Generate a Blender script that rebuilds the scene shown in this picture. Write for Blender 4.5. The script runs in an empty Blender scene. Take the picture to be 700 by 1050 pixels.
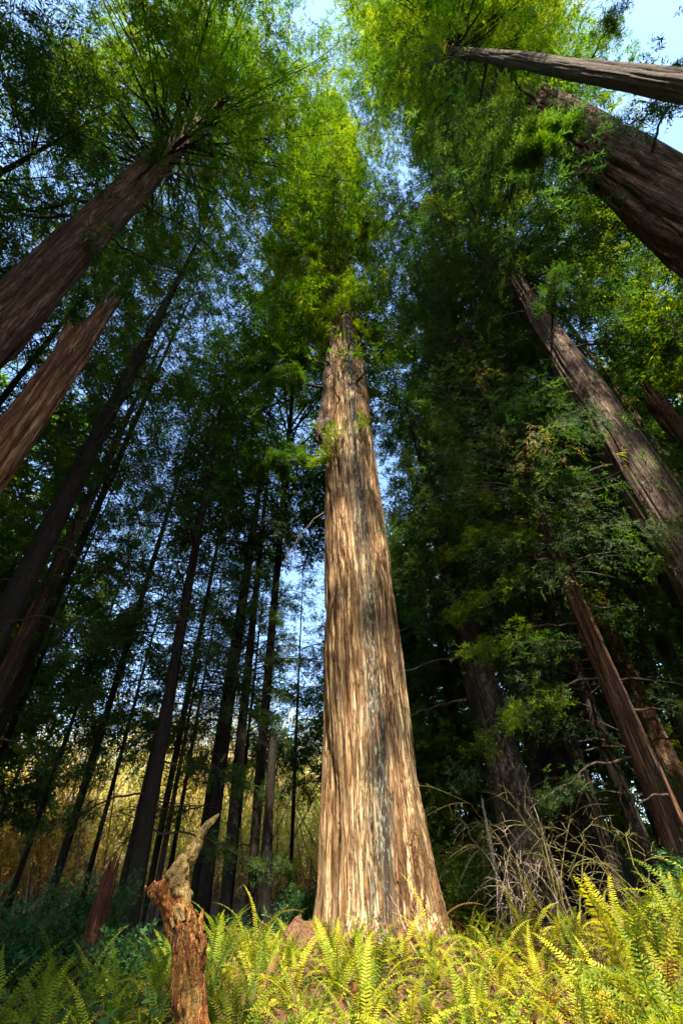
import bpy, math, numpy as np
from mathutils import Matrix

SC = bpy.context.scene
COL = SC.collection
rng = np.random.default_rng(11)
PI = math.pi
EYE = 1.6
UP = np.array([0., 0., 1.])

# ------------------------------------------------------------------ noise
_T = np.random.default_rng(5).random((256, 256))
def vnoise(u, v, pu=256, seed=0):
    """smooth value noise in 0..1, periodic in u with integer period pu"""
    u = np.asarray(u, float); v = np.asarray(v, float)
    iu = np.floor(u).astype(int); iv = np.floor(v).astype(int)
    fu = u - iu; fv = v - iv
    fu = fu * fu * (3 - 2 * fu); fv = fv * fv * (3 - 2 * fv)
    a0 = (iu % pu + seed * 37) % 256; a1 = ((iu + 1) % pu + seed * 37) % 256
    b0 = (iv + seed * 91) % 256; b1 = (iv + 1 + seed * 91) % 256
    return ((_T[a0, b0] * (1 - fu) + _T[a1, b0] * fu) * (1 - fv)
            + (_T[a0, b1] * (1 - fu) + _T[a1, b1] * fu) * fv)
def sstep(a, b, x):
    t = np.clip((np.asarray(x, float) - a) / (b - a), 0, 1)
    return t * t * (3 - 2 * t)
def unit(v):
    v = np.asarray(v, float)
    return v / np.maximum(np.linalg.norm(v, axis=-1, keepdims=True), 1e-9)
def rot_about(v, k, a):
    """rotate rows of v about rows of k by the angles a"""
    a = np.asarray(a)[..., None]
    return v * np.cos(a) + np.cross(k, v) * np.sin(a) + k * (np.sum(k * v, -1, keepdims=True)) * (1 - np.cos(a))

# ------------------------------------------------------------------ terrain
def gz(x, y):
    x = np.asarray(x, float); y = np.asarray(y, float)
    z = .80 * sstep(1.0, 14.0, y)
    z = z - 0.45 * sstep(-1.6, -6.0, x) * sstep(2, 6, y) * (1 - sstep(25, 40, y))
    z = z + 0.34 * sstep(3, 7, x) * sstep(3, 8, y)
    z = z + 0.22 * (vnoise(x * .35 + 50, y * .35 + 50) - .5) + .08 * (vnoise(x * 1.3 + 9, y * 1.3 + 70, seed=2) - .5)
    z = z + 0.24 * np.maximum(0, y - 66) * sstep(25, 5, x) * sstep(160, 100, y)
    z = z + 0.10 * np.maximum(0, y - 45) * sstep(15, -25, x) + .045 * np.maximum(0, y - 50)
    z = z + 0.22 * np.exp(-((x - .45) ** 2 + (y - 14.9) ** 2) / 5.0)
    return z
def pol(az, D):
    a = math.radians(az)
    return D * math.sin(a), D * math.cos(a)

# ------------------------------------------------------------------ materials
class NT:
    def __init__(s, name):
        s.m = bpy.data.materials.new(name); s.m.use_nodes = True
        s.t = s.m.node_tree; s.t.nodes.clear()
        s.out = s.n('ShaderNodeOutputMaterial')
    def n(s, typ, **kw):
        nd = s.t.nodes.new(typ)
        for k, v in kw.items():
            if k in nd.inputs: nd.inputs[k].default_value = v
            else: setattr(nd, k, v)
        return nd
    def l(s, a, b): s.t.links.new(a, b)
    def noise(s, vec, scale, detail=4, rough=.55, dist=0.):
        nd = s.n('ShaderNodeTexNoise'); s.l(vec, nd.inputs['Vector'])
        nd.inputs['Scale'].default_value = scale; nd.inputs['Detail'].default_value = detail
        nd.inputs['Roughness'].default_value = rough; nd.inputs['Distortion'].default_value = dist
        return nd.outputs['Fac']
    def ramp(s, fac, stops):
        r = s.n('ShaderNodeValToRGB'); s.l(fac, r.inputs['Fac'])
        e = r.color_ramp.elements
        while len(e) < len(stops): e.new(.5)
        for k, (p, c) in enumerate(stops):
            e[k].position = p
            e[k].color = (c, c, c, 1) if not hasattr(c, '__len__') else (*c, 1)
        return r.outputs['Color']
    def mix(s, fac, a, b, mode='MIX'):
        m = s.n('ShaderNodeMix', data_type='RGBA', blend_type=mode)
        for sock, v in ((m.inputs[0], fac), (m.inputs[6], a), (m.inputs[7], b)):
            if isinstance(v, (int, float)): sock.default_value = v
            elif isinstance(v, tuple): sock.default_value = (*v, 1)
            else: s.l(v, sock)
        return m.outputs[2]
    def math(s, op, a, b=0., c=0.):
        m = s.n('ShaderNodeMath', operation=op)
        for k, v in enumerate((a, b, c)):
            if isinstance(v, (int, float)): m.inputs[k].default_value = v
            else: s.l(v, m.inputs[k])
        return m.outputs[0]
    def mapped(s, scale):
        tc = s.n('ShaderNodeTexCoord'); mp = s.n('ShaderNodeMapping')
        mp.inputs['Scale'].default_value = scale
        s.l(tc.outputs['Object'], mp.inputs['Vector'])
        return mp.outputs['Vector']

def bark_mat(name, dark, mid, light, lichen=None, lichen_amt=0., freq=1., stretch=.06, bump=.6, streak=False, moss=None, contrast=1.):
    s = NT(name)
    v = s.mapped((1, 1, stretch)); v2 = s.mapped((1, 1, stretch * 4)); v3 = s.mapped((1, 1, .25))
    fine = s.noise(v, 16 * freq, 6, .68, .4)
    med = s.noise(v, 5 * freq, 5, .6, .6)
    flake = s.noise(v2, 22 * freq, 3, .6)
    h = s.math('ADD', s.math('MULTIPLY', fine, .55), s.math('MULTIPLY', med, .45))
    w = .14 / contrast
    col = s.ramp(h, [(.5 - w * 1.3, dark), (.5 - .1 * w, mid), (.5 + w, light)])
    def fissure(sc_, st_, wd):
        n_ = s.noise(s.mapped((1, 1, st_)), sc_ * freq, 3, .55, .5)
        return s.ramp(s.math('ABSOLUTE', s.math('SUBTRACT', n_, .5)), [(wd * .25, 1.), (wd, 0.)])
    fis = s.math('MAXIMUM', fissure(3.2, stretch * .8, .022), s.math('MULTIPLY', fissure(8., stretch, .026), .8))
    col = s.mix(s.math('MULTIPLY', fis, .5), col, dark)
    big = s.noise(v3, 1.1 * freq, 3)
    col = s.mix(s.ramp(big, [(.45, 0.), (.65, .5)]), col, mid, 'MIX')
    strip = s.noise(s.mapped((1, 1, .035)), 3.2 * freq, 4, .7, .8)
    col = s.mix(s.ramp(strip, [(.47, 0.), (.57, .8)]), col, tuple(.5 * (a + b) for a, b in zip(dark, mid)))
    col = s.mix(s.ramp(flake, [(.56, 0.), (.68, .8)]), col, dark)
    if lichen:
        sp = s.noise(s.mapped((1, 1, .35)), 9, 4, .7)
        ln = s.noise(s.mapped((1, 1, .05)), 2.6, 3, .6)
        msk = s.math('MULTIPLY', s.ramp(sp, [(.47, 0.), (.6, 1.)]), s.ramp(ln, [(.46, 0.), (.6, 1.)]))
        col = s.mix(s.math('MULTIPLY', msk, lichen_amt), col, lichen)
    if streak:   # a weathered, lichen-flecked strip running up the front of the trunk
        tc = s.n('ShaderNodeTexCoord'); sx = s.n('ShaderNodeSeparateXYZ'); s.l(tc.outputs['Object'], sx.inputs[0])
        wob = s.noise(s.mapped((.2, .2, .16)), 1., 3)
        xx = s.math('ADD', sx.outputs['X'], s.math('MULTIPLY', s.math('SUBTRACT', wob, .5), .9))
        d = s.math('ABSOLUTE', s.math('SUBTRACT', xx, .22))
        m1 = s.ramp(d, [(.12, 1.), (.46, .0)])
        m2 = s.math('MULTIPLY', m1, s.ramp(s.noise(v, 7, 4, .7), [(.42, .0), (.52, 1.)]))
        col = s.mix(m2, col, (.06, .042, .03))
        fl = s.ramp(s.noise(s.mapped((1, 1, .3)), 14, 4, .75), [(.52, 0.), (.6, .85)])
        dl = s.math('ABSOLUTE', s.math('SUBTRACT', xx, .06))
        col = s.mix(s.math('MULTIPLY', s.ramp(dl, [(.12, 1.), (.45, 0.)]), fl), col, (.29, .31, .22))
    if moss:
        geo = s.n('ShaderNodeNewGeometry'); sx = s.n('ShaderNodeSeparateXYZ'); s.l(geo.outputs['Normal'], sx.inputs[0])
        side = s.math('MULTIPLY', s.ramp(s.math('ADD', s.math('MULTIPLY', sx.outputs['Y'], .5), .5), [(.35, 0.), (.8, 1.)]),
                      s.ramp(s.noise(v3, 3.5, 4, .65), [(.38, 0.), (.55, 1.)]))
        col = s.mix(s.math('MULTIPLY', side, .9), col, moss)
    b = s.n('ShaderNodeBsdfPrincipled'); b.inputs['Roughness'].default_value = .9
    b.inputs['Specular IOR Level'].default_value = .15
    s.l(col, b.inputs['Base Color'])
    bp = s.n('ShaderNodeBump'); bp.inputs['Strength'].default_value = bump; bp.inputs['Distance'].default_value = .08
    s.l(s.math('SUBTRACT', s.math('ADD', h, s.math('MULTIPLY', flake, .3)), s.math('MULTIPLY', fis, .6)), bp.inputs['Height']); s.l(bp.outputs[0], b.inputs['Normal'])
    s.l(b.outputs[0], s.out.inputs[0])
    return s.m

def leaf_mat(name, stops, trans=.45, tcol=(.6, .9, .25), gloss=.012):
    s = NT(name)
    at = s.n('ShaderNodeAttribute', attribute_name='tint')
    col = s.ramp(at.outputs['Fac'], stops)
    d = s.n('ShaderNodeBsdfDiffuse'); s.l(col, d.inputs[0])
    t = s.n('ShaderNodeBsdfTranslucent')
    s.l(s.mix(1., s.mix(1., col, (2.0, 2.0, 2.0), 'MULTIPLY'), tcol, 'MULTIPLY'), t.inputs[0])
    m = s.n('ShaderNodeMixShader'); m.inputs[0].default_value = trans
    s.l(d.outputs[0], m.inputs[1]); s.l(t.outputs[0], m.inputs[2])
    g = s.n('ShaderNodeBsdfGlossy'); g.inputs['Roughness'].default_value = .6
    m2 = s.n('ShaderNodeMixShader'); m2.inputs[0].default_value = gloss
    s.l(m.outputs[0], m2.inputs[1]); s.l(g.outputs[0], m2.inputs[2])
    s.l(m2.outputs[0], s.out.inputs[0])
    return s.m

def plain_mat(name, c1, c2, scale=20, stretch=1., rough=.9, c3=None, bump=.3):
    s = NT(name)
    n = s.noise(s.mapped((1, 1, stretch)), scale, 5, .65)
    st = [(.36, c1), (.62, c2)] if c3 is None else [(.34, c1), (.5, c2), (.64, c3)]
    b = s.n('ShaderNodeBsdfPrincipled'); b.inputs['Roughness'].default_value = rough
    b.inputs['Specular IOR Level'].default_value = .2
    s.l(s.ramp(n, st), b.inputs['Base Color'])
    bp = s.n('ShaderNodeBump'); bp.inputs['Strength'].default_value = bump; bp.inputs['Distance'].default_value = .03
    s.l(n, bp.inputs['Height']); s.l(bp.outputs[0], b.inputs['Normal'])
    s.l(b.outputs[0], s.out.inputs[0])
    return s.m

M = {}
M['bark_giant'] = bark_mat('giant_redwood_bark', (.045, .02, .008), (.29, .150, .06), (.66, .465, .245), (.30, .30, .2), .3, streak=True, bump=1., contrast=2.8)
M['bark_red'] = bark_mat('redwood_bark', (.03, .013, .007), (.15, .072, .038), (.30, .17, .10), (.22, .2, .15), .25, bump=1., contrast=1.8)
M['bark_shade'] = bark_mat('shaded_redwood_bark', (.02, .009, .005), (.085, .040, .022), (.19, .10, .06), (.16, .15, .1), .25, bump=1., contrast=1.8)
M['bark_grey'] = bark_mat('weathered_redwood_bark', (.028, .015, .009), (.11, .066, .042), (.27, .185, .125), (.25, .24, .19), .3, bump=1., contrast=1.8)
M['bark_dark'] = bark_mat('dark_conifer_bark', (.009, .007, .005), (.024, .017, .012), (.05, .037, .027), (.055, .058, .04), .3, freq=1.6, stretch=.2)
M['bark_moss'] = bark_mat('mossy_bark', (.025, .015, .008), (.085, .052, .026), (.16, .105, .055), (.14, .14, .06), .4, freq=1.7, stretch=.3, moss=(.085, .08, .018))
M['bark_pale'] = bark_mat('pale_bark', (.16, .13, .11), (.36, .30, .26), (.55, .48, .42), None, 0, freq=1.4, stretch=.3)
M['snag_wood'] = bark_mat('splintered_wood', (.05, .02, .01), (.20, .09, .038), (.42, .25, .12), None, 0, freq=1.1, stretch=.05, bump=1., contrast=2.)
M['rot_wood'] = bark_mat('rotten_red_wood', (.02, .008, .005), (.09, .028, .014), (.16, .06, .03), None, 0, freq=2., stretch=.12, bump=.9)
M['log_wood'] = bark_mat('orange_rotting_wood', (.03, .012, .006), (.32, .105, .022), (.58, .27, .07), (.26, .22, .06), .45, freq=3., stretch=.22, bump=1., contrast=2.4)
M['log_moss'] = bark_mat('mossy_grey_wood', (.05, .025, .010), (.25, .155, .05), (.38, .31, .11), (.2, .21, .05), .6, freq=3., stretch=.3, bump=.8)
M['branch'] = plain_mat('branch_bark', (.02, .014, .01), (.075, .052, .036), 14, .4)
M['branch_pale'] = plain_mat('dead_branch_wood', (.10, .075, .05), (.34, .26, .18), 14, .4)
M['moss_twig'] = plain_mat('mossy_twig', (.035, .03, .010), (.15, .125, .035), 25, .5)
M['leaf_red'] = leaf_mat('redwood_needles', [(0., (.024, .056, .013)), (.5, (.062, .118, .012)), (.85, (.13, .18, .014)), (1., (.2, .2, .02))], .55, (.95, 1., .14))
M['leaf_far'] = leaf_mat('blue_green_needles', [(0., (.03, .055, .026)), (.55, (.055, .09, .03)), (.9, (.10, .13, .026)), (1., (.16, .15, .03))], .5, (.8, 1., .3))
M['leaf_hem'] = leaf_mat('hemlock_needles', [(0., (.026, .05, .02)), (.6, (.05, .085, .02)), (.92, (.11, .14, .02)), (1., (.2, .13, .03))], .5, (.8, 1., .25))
M['leaf_bright'] = leaf_mat('shoots_and_sunlit_tips', [(0., (.07, .12, .008)), (.7, (.15, .20, .008)), (1., (.21, .23, .01))], .5, (.85, .95, .12))  # bright shoots; the same colour stands in for sun on hemlock boughs
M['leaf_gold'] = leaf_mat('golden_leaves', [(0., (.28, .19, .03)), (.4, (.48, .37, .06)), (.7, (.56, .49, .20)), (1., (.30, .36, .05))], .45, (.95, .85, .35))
M['leaf_lime'] = leaf_mat('lime_leaves', [(0., (.07, .12, .014)), (.6, (.16, .20, .02)), (1., (.32, .30, .04))], .5, (.8, .9, .2))
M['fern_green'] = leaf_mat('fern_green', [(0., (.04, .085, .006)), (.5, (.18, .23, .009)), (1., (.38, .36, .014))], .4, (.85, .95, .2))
M['fern_yellow'] = leaf_mat('fern_yellow', [(0., (.22, .25, .012)), (.5, (.40, .37, .016)), (1., (.52, .38, .06))], .4, (.9, .85, .25))  # yellow fronds, albedo raised so they read as sunlit
M['fern_brown'] = leaf_mat('fern_brown', [(0., (.11, .045, .014)), (.5, (.21, .095, .03)), (1., (.30, .16, .06))], .3, (.9, .6, .35))
M['litter'] = leaf_mat('dead_litter', [(0., (.07, .035, .014)), (.5, (.19, .10, .04)), (.8, (.27, .17, .07)), (1., (.16, .17, .03))], .25, (.9, .7, .4))
M['shrub_leaf'] = leaf_mat('shrub_leaves', [(0., (.02, .055, .018)), (.6, (.04, .10, .028)), (1., (.08, .15, .035))], .35)
M['soil'] = plain_mat('forest_soil', (.02, .012, .007), (.07, .038, .02), 5, 1., c3=(.13, .075, .04), bump=.8)
M['mound'] = plain_mat('red_duff', (.04, .02, .01), (.11, .05, .024), 22, 1., c3=(.17, .085, .042), bump=.9)

# ------------------------------------------------------------------ mesh building
class MB:
    def __init__(s): s.v = []; s.f = []; s.m = []; s.t = []; s.n = 0
    def add(s, v, f, mat=0, tint=None):
        v = np.asarray(v, np.float32).reshape(-1, 3); f = np.asarray(f, np.int64).reshape(-1, 4)
        s.v.append(v); s.f.append(f + s.n); s.n += len(v)
        s.m.append(np.full(len(f), mat, np.int32))
        s.t.append(np.zeros(len(f), np.float32) if tint is None else np.broadcast_to(np.asarray(tint, np.float32), (len(f),)))
    def tube(s, pts, rad, n=5, mat=0, cap=True):
        pts = np.asarray(pts, float); k = len(pts); rad = np.broadcast_to(np.asarray(rad, float), (k,))
        tg = unit(np.gradient(pts, axis=0)); ref = np.array([1., 0, 0]) if abs(tg[0][0]) < .8 else np.array([0, 1., 0])
        a = unit(np.cross(tg, ref)); b = np.cross(tg, a)
        th = np.arange(n) * 2 * PI / n
        v = pts[:, None] + rad[:, None, None] * (a[:, None] * np.cos(th)[None, :, None] + b[:, None] * np.sin(th)[None, :, None])
        i = np.arange(k - 1)[:, None] * n; j = np.arange(n)[None]; j2 = (j + 1) % n
        f = np.stack([i + j, i + j2, i + n + j2, i + n + j], -1).reshape(-1, 4)
        s.add(v.reshape(-1, 3), f, mat)
    def mesh(s, name, mats, smooth=False):
        me = bpy.data.meshes.new(name)
        v = np.concatenate(s.v); f = np.concatenate(s.f)
        me.vertices.add(len(v)); me.vertices.foreach_set('co', v.ravel())
        me.loops.add(len(f) * 4); me.loops.foreach_set('vertex_index', f.ravel().astype(np.int32))
        me.polygons.add(len(f))
        me.polygons.foreach_set('loop_start', np.arange(len(f), dtype=np.int32) * 4)
        for m in mats: me.materials.append(m)
        me.polygons.foreach_set('material_index', np.concatenate(s.m))
        at = me.attributes.new('tint', 'FLOAT', 'FACE'); at.data.foreach_set('value', np.concatenate(s.t))
        me.polygons.foreach_set('use_smooth', np.full(len(f), smooth))
        me.update(calc_edges=True)
        return me

def obj(name, me, parent=None):
    o = bpy.data.objects.new(name, me); COL.objects.link(o)
    if parent is not None: o.parent = parent
    return o
def tag(o, label=None, cat=None, group=None, kind=None):
    if label: o['label'] = label
    if cat: o['category'] = cat
    if group: o['group'] = group
    if kind: o['kind'] = kind
    return o
def thing(name, loc, label, cat, group=None, rz=0., sc=1.):
    o = bpy.data.objects.new(name, None); COL.objects.link(o)
    o.location = loc; o.rotation_euler = (0, 0, rz); o.scale = (sc, sc, sc); o.empty_display_size = .3
    return tag(o, label, cat, group)
def dup(root, loc, rz, sc, label, group=None):
    r = root.copy(); COL.objects.link(r); r.location = loc; r.rotation_euler = (0, 0, rz); r.scale = (sc, sc, sc)
    r['label'] = label
    if group: r['group'] = group
    for ch in root.children:
        c = ch.copy(); COL.objects.link(c); c.parent = r
        for g in ch.children:
            d = g.copy(); COL.objects.link(d); d.parent = c
    return r

# ------------------------------------------------------------------ trunks
def trunk_mesh(name, prof, mat, lean=(0, 0), nseg=48, dz=.5, flute=.05, nflute=9, seed=0, jag=0., fine=.0, twist=.0, bend=0.):
    """prof: [(h, r), ...]; lean: (dx, dy) per metre of height"""
    hs = np.array([p[0] for p in prof], float); rs = np.array([p[1] for p in prof], float)
    H = hs[-1]
    k = max(6, int((H + 1) / dz))
    z = -.6 + (H + .6) * np.linspace(0, 1, k) ** 1.15
    th = np.linspace(0, 2 * PI, nseg, endpoint=False)
    TH, Z = np.meshgrid(th, z)
    R = np.interp(Z, hs, rs)
    U = TH / (2 * PI) + twist * Z + .05 * (vnoise(Z * 0 + 3, Z * .25, seed=seed + 3) - .5)
    def crack(nu, fz, sd, w):
        """long anastomosing furrows: contour lines of a stretched noise"""
        wp = vnoise(U * nu, Z * fz * 5 + 7, nu, sd + 5) - .5
        nn = vnoise(U * nu + .45 * wp, Z * fz + .35 * wp, nu, sd)
        return np.exp(-((nn - .5) / w) ** 2)
    base = sstep(5, 0, Z)
    dpt = flute
    disp = -dpt * crack(nflute, .09, seed, .11) * (1 + .6 * base)
    disp -= dpt * .7 * crack(nflute * 2, .17, seed + 1, .13)
    if fine: disp -= fine * crack(nflute * 5, .35, seed + 2, .2)
    disp += dpt * 1.6 * (vnoise(U * (nflute // 2 + 1), Z * .12, nflute // 2 + 1, seed + 4) - .5) * (1 + 2.6 * sstep(4, 0, Z))
    disp = disp * np.clip(R / .4, .1, 1)
    R2 = R + disp
    if jag:
        zt = H - jag * (.15 + 1.3 * vnoise(U * 5, Z * 0 + .5, 5, seed + 8) ** 1.5 + .75 * (1 - np.abs(2 * vnoise(U * 18, Z * 0 + .5, 18, seed + 9) - 1)) ** 2)
        a = sstep(.6, 1, (Z + .6) / (H + .6))
        Z = np.where(a > 0, Z * (1 - a) + np.minimum(Z, zt) * a, Z)
    bx = bend * np.sin(Z / H * PI * 1.3 + seed)
    V = np.stack([R2 * np.cos(TH) + lean[0] * Z + bx, R2 * np.sin(TH) + lean[1] * Z, Z], -1)
    mb = MB()
    i = np.arange(k - 1)[:, None] * nseg; j = np.arange(nseg)[None]; j2 = (j + 1) % nseg
    f = np.stack([i + j, i + j2, i + nseg + j2, i + nseg + j], -1).reshape(-1, 4)
    mb.add(V.reshape(-1, 3), f)
    top = V[-1]; c = top.mean(0) - np.array([0, 0, jag * .3])
    mid = top * .5 + c * .5
    vv = np.concatenate([top, mid, [c]])
    j = np.arange(nseg); j2 = (j + 1) % nseg
    mb.add(vv, np.concatenate([np.stack([j, j2, nseg + j2, nseg + j], -1), np.stack([nseg + j, nseg + j2, 0 * j + 2 * nseg, 0 * j + 2 * nseg], -1)[:, [0, 1, 2, 2]]])[:nseg])
    half = nseg // 2
    q = np.arange(0, nseg, 2)
    mb.add(np.concatenate([mid, [c]]), np.stack([q, (q + 1) % nseg, (q + 2) % nseg, 0 * q + nseg], -1))
    return mb.mesh(name, [mat], True)

# ------------------------------------------------------------------ foliage sprays
def spray_template(pairs, ll=.42, lw=.13, ang=52, tip=True, droop=.12):
    v = []; f = []
    def leaf(x0, y0, a, L, W):
        ca, sa = math.cos(a), math.sin(a); k = len(v)
        for (u, w, h) in ((0, 0, 0), (.45, W, .04), (1, 0, -.05), (.45, -W, .04)):
            x = x0 + L * u * ca - w * sa; y = y0 + L * u * sa + w * ca
            v.append((x, y, h * L - droop * x * x)); 
        f.append((k, k + 1, k + 2, k + 3))
    for p in range(pairs):
        x = .06 + .86 * p / max(1, pairs - 1) * .95
        L = ll * (1 - .45 * x) * (.75 + .25 * math.sin(x * PI))
        for sgn in (-1, 1):
            leaf(x + .04 * (sgn > 0), 0, sgn * math.radians(ang), L, lw * L * 1.2)
    if tip: leaf(.85, 0, 0, ll * .8, lw * ll)
    return np.array(v), np.array(f)
def ragged_template(seed, nleaf, ll, lw, flat=.35):
    """a forked twig with uneven, partly missing leaflets"""
    r = np.random.default_rng(seed); v = []; f = []
    tw = [(np.zeros(3), np.array([1., r.normal(0, .15), -.15]), 1.)]
    for k in range(r.integers(2, 4)):
        t = r.uniform(.15, .7); a = r.choice([-1, 1]) * r.uniform(.5, 1.0)
        tw.append((np.array([t, 0, -.12 * t * t]), np.array([math.cos(a), math.sin(a), r.normal(-.1, .2)]), r.uniform(.3, .6)))
    wts = np.array([t[2] for t in tw]); wts /= wts.sum()
    for q in range(nleaf):
        b, d, L = tw[r.choice(len(tw), p=wts)]; u = r.uniform(.1, 1.05)
        p = b + d * L * u - np.array([0, 0, .15]) * (L * u) ** 2
        sg = r.choice([-1, 1]); a = math.atan2(d[1], d[0]) + sg * r.uniform(.3, 1.15)
        l = ll * r.uniform(.5, 1.2) * (1.1 - .4 * u); x = np.array([math.cos(a), math.sin(a), r.normal(-.1, flat)]); x /= np.linalg.norm(x)
        y = np.cross(np.array([r.normal(0, flat), r.normal(0, flat), 1.]), x); y /= np.linalg.norm(y)
        w = lw * l * r.uniform(.7, 1.3); k = len(v)
        v += [p, p + x * l * .4 + y * w, p + x * l, p + x * l * .5 - y * w]; f.append((k, k + 1, k + 2, k + 3))
    return np.array(v), np.array(f)
TPL = {'near': [ragged_template(k, 20, .50, .085) for k in range(7)],
       'mid': [ragged_template(20 + k, 16, .54, .10) for k in range(6)],
       'far': [ragged_template(40 + k, 10, .6, .2) for k in range(6)],
       'hem': [ragged_template(60 + k, 24, .34, .085, .25) for k in range(6)] + [spray_template(8, .2, .14, 60, True, .28)],
       'tuft': [ragged_template(80 + k, 9, .45, .2, .6) for k in range(5)]}

def sprays(mb, pos, d, n, size, tpl, mat, tint):
    """one template copy per row, the variants of the template in turn"""
    d = unit(d); lat = unit(np.cross(n, d)); n = np.cross(d, lat)
    size = np.broadcast_to(np.asarray(size, float), (len(pos),))
    which = rng.integers(0, len(TPL[tpl]), len(pos))
    for k, (tv, tf) in enumerate(TPL[tpl]):
        q = which == k; c = int(q.sum())
        if not c: continue
        V = pos[q][:, None] + size[q][:, None, None] * (tv[None, :, 0:1] * d[q][:, None] + tv[None, :, 1:2] * lat[q][:, None] + tv[None, :, 2:3] * n[q][:, None])
        F = tf[None] + (np.arange(c) * len(tv))[:, None, None]
        tt = np.repeat(np.asarray(tint)[q], len(tf)) + rng.normal(0, .09, c * len(tf))
        mb.add(V.reshape(-1, 3), F.reshape(-1, 4), mat, np.clip(tt, 0, 1))

def crown_mesh(name, z0, z1, R, nb, leafm, tpl='mid', size=.9, dens=4.2, droop=.35, rise=.15, lean=(0, 0), trunk_r=.4, bare=.2,
               shape='red', azr=None, sparse_low=.0, tint_mu=.4, tint_sd=.22, wood=None, rough=1.0, hang=.0, wr=.014, lumps=(.40, 1.15), seed=None):
    """branches in an uneven spiral round the trunk, each set with flat leafy sprays"""
    global rng
    keep = rng
    if seed is not None: rng = np.random.default_rng(seed)
    mb = MB()
    t = np.sort(rng.random(nb) ** 1.05)
    for i in range(nb):
        ti = t[i]; z = z0 + (z1 - z0) * ti
        if shape == 'red': prof = min(1, .45 + ti * 3.2) * (1 - ti) ** .55 + .06
        elif shape == 'col': prof = min(1, .5 + ti * 2.5) * (1 - ti ** 4) ** .8 + .05
        elif shape == 'cone': prof = (1 - ti) ** .8 + .05
        else: prof = math.sin(min(1, ti * 1.05 + .12) * PI) ** .6 + .05
        az = rng.random() * 2 * PI if azr is None else rng.uniform(*azr)
        # clumps: some sides of the crown carry longer boughs, some have gaps
        lump = lumps[0] + lumps[1] * float(vnoise(az / (2 * PI) * 5, z * .22, 5, 3 + int(z0 * 7) % 20))
        L = R * prof * lump * rng.uniform(.65, 1.15)
        if L < .4: L = .4
        hd = np.array([math.cos(az), math.sin(az), 0.]); c0 = np.array([lean[0] * z, lean[1] * z, z])
        sw = rng.normal(0, .18) * L; side = np.array([-hd[1], hd[0], 0])
        rs = rise * rng.normal(1, .5); dr = droop * rng.uniform(.6, 1.4)
        def P(s):
            s = np.asarray(s)[:, None]
            return c0 + hd * (L * s + trunk_r * .6) + side * sw * s * s + UP * L * (rs * s - dr * s * s)
        ss = np.linspace(0, 1, 5); pts = P(ss)
        r0 = wr + wr * .9 * L * .5
        if wood is not None: mb.tube(pts, r0 * (1.05 - ss), 3, 1)
        ns = max(3, int(dens * L * (1 - sparse_low * (1 - ti)) * rng.uniform(.7, 1.25)))
        # sprays gather in a few hanging clumps per bough, with gaps between them
        nc = max(2, int(1.1 * L + 1)); cs = bare + (1 - bare) * rng.random(nc) ** .8; cy = rng.choice([-1., 1.], nc) * rng.uniform(.35, 1.1, nc)
        co = np.abs(rng.normal(0, .24, nc)); ct = rng.normal(0, .13, nc)
        pick = rng.integers(0, nc, ns)
        s = np.clip(cs[pick] + rng.normal(0, .05, ns), bare * .6, 1.05)
        p = P(s); tg = unit(P(np.minimum(1.02, s + .03)) - P(s - .03))
        yaw = cy[pick] * (1 - .75 * (s > .9)) + rng.normal(0, .22, ns)
        d = rot_about(tg, np.tile(UP, (ns, 1)), yaw)
        off = np.abs(co[pick] + rng.normal(0, .07, ns)) * L * (1 - .55 * s) * .9
        p = p + d * off[:, None] + rng.normal(0, .09 * rough, (ns, 3)) * np.array([1, 1, .9]) * min(3, L)
        p[:, 2] -= hang * off + .05 * off
        d = d + rng.normal(0, .3, (ns, 3)); d[:, 2] -= .12 + hang * rng.uniform(.3, 1.3, ns)
        n = UP + rng.normal(0, .38, (ns, 3))
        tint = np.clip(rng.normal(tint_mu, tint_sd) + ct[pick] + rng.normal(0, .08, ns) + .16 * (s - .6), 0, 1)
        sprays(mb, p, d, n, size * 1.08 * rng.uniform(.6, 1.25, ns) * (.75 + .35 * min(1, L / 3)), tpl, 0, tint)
    rng = keep
    return mb.mesh(name, [leafm, wood or M['branch']], False)

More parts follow.
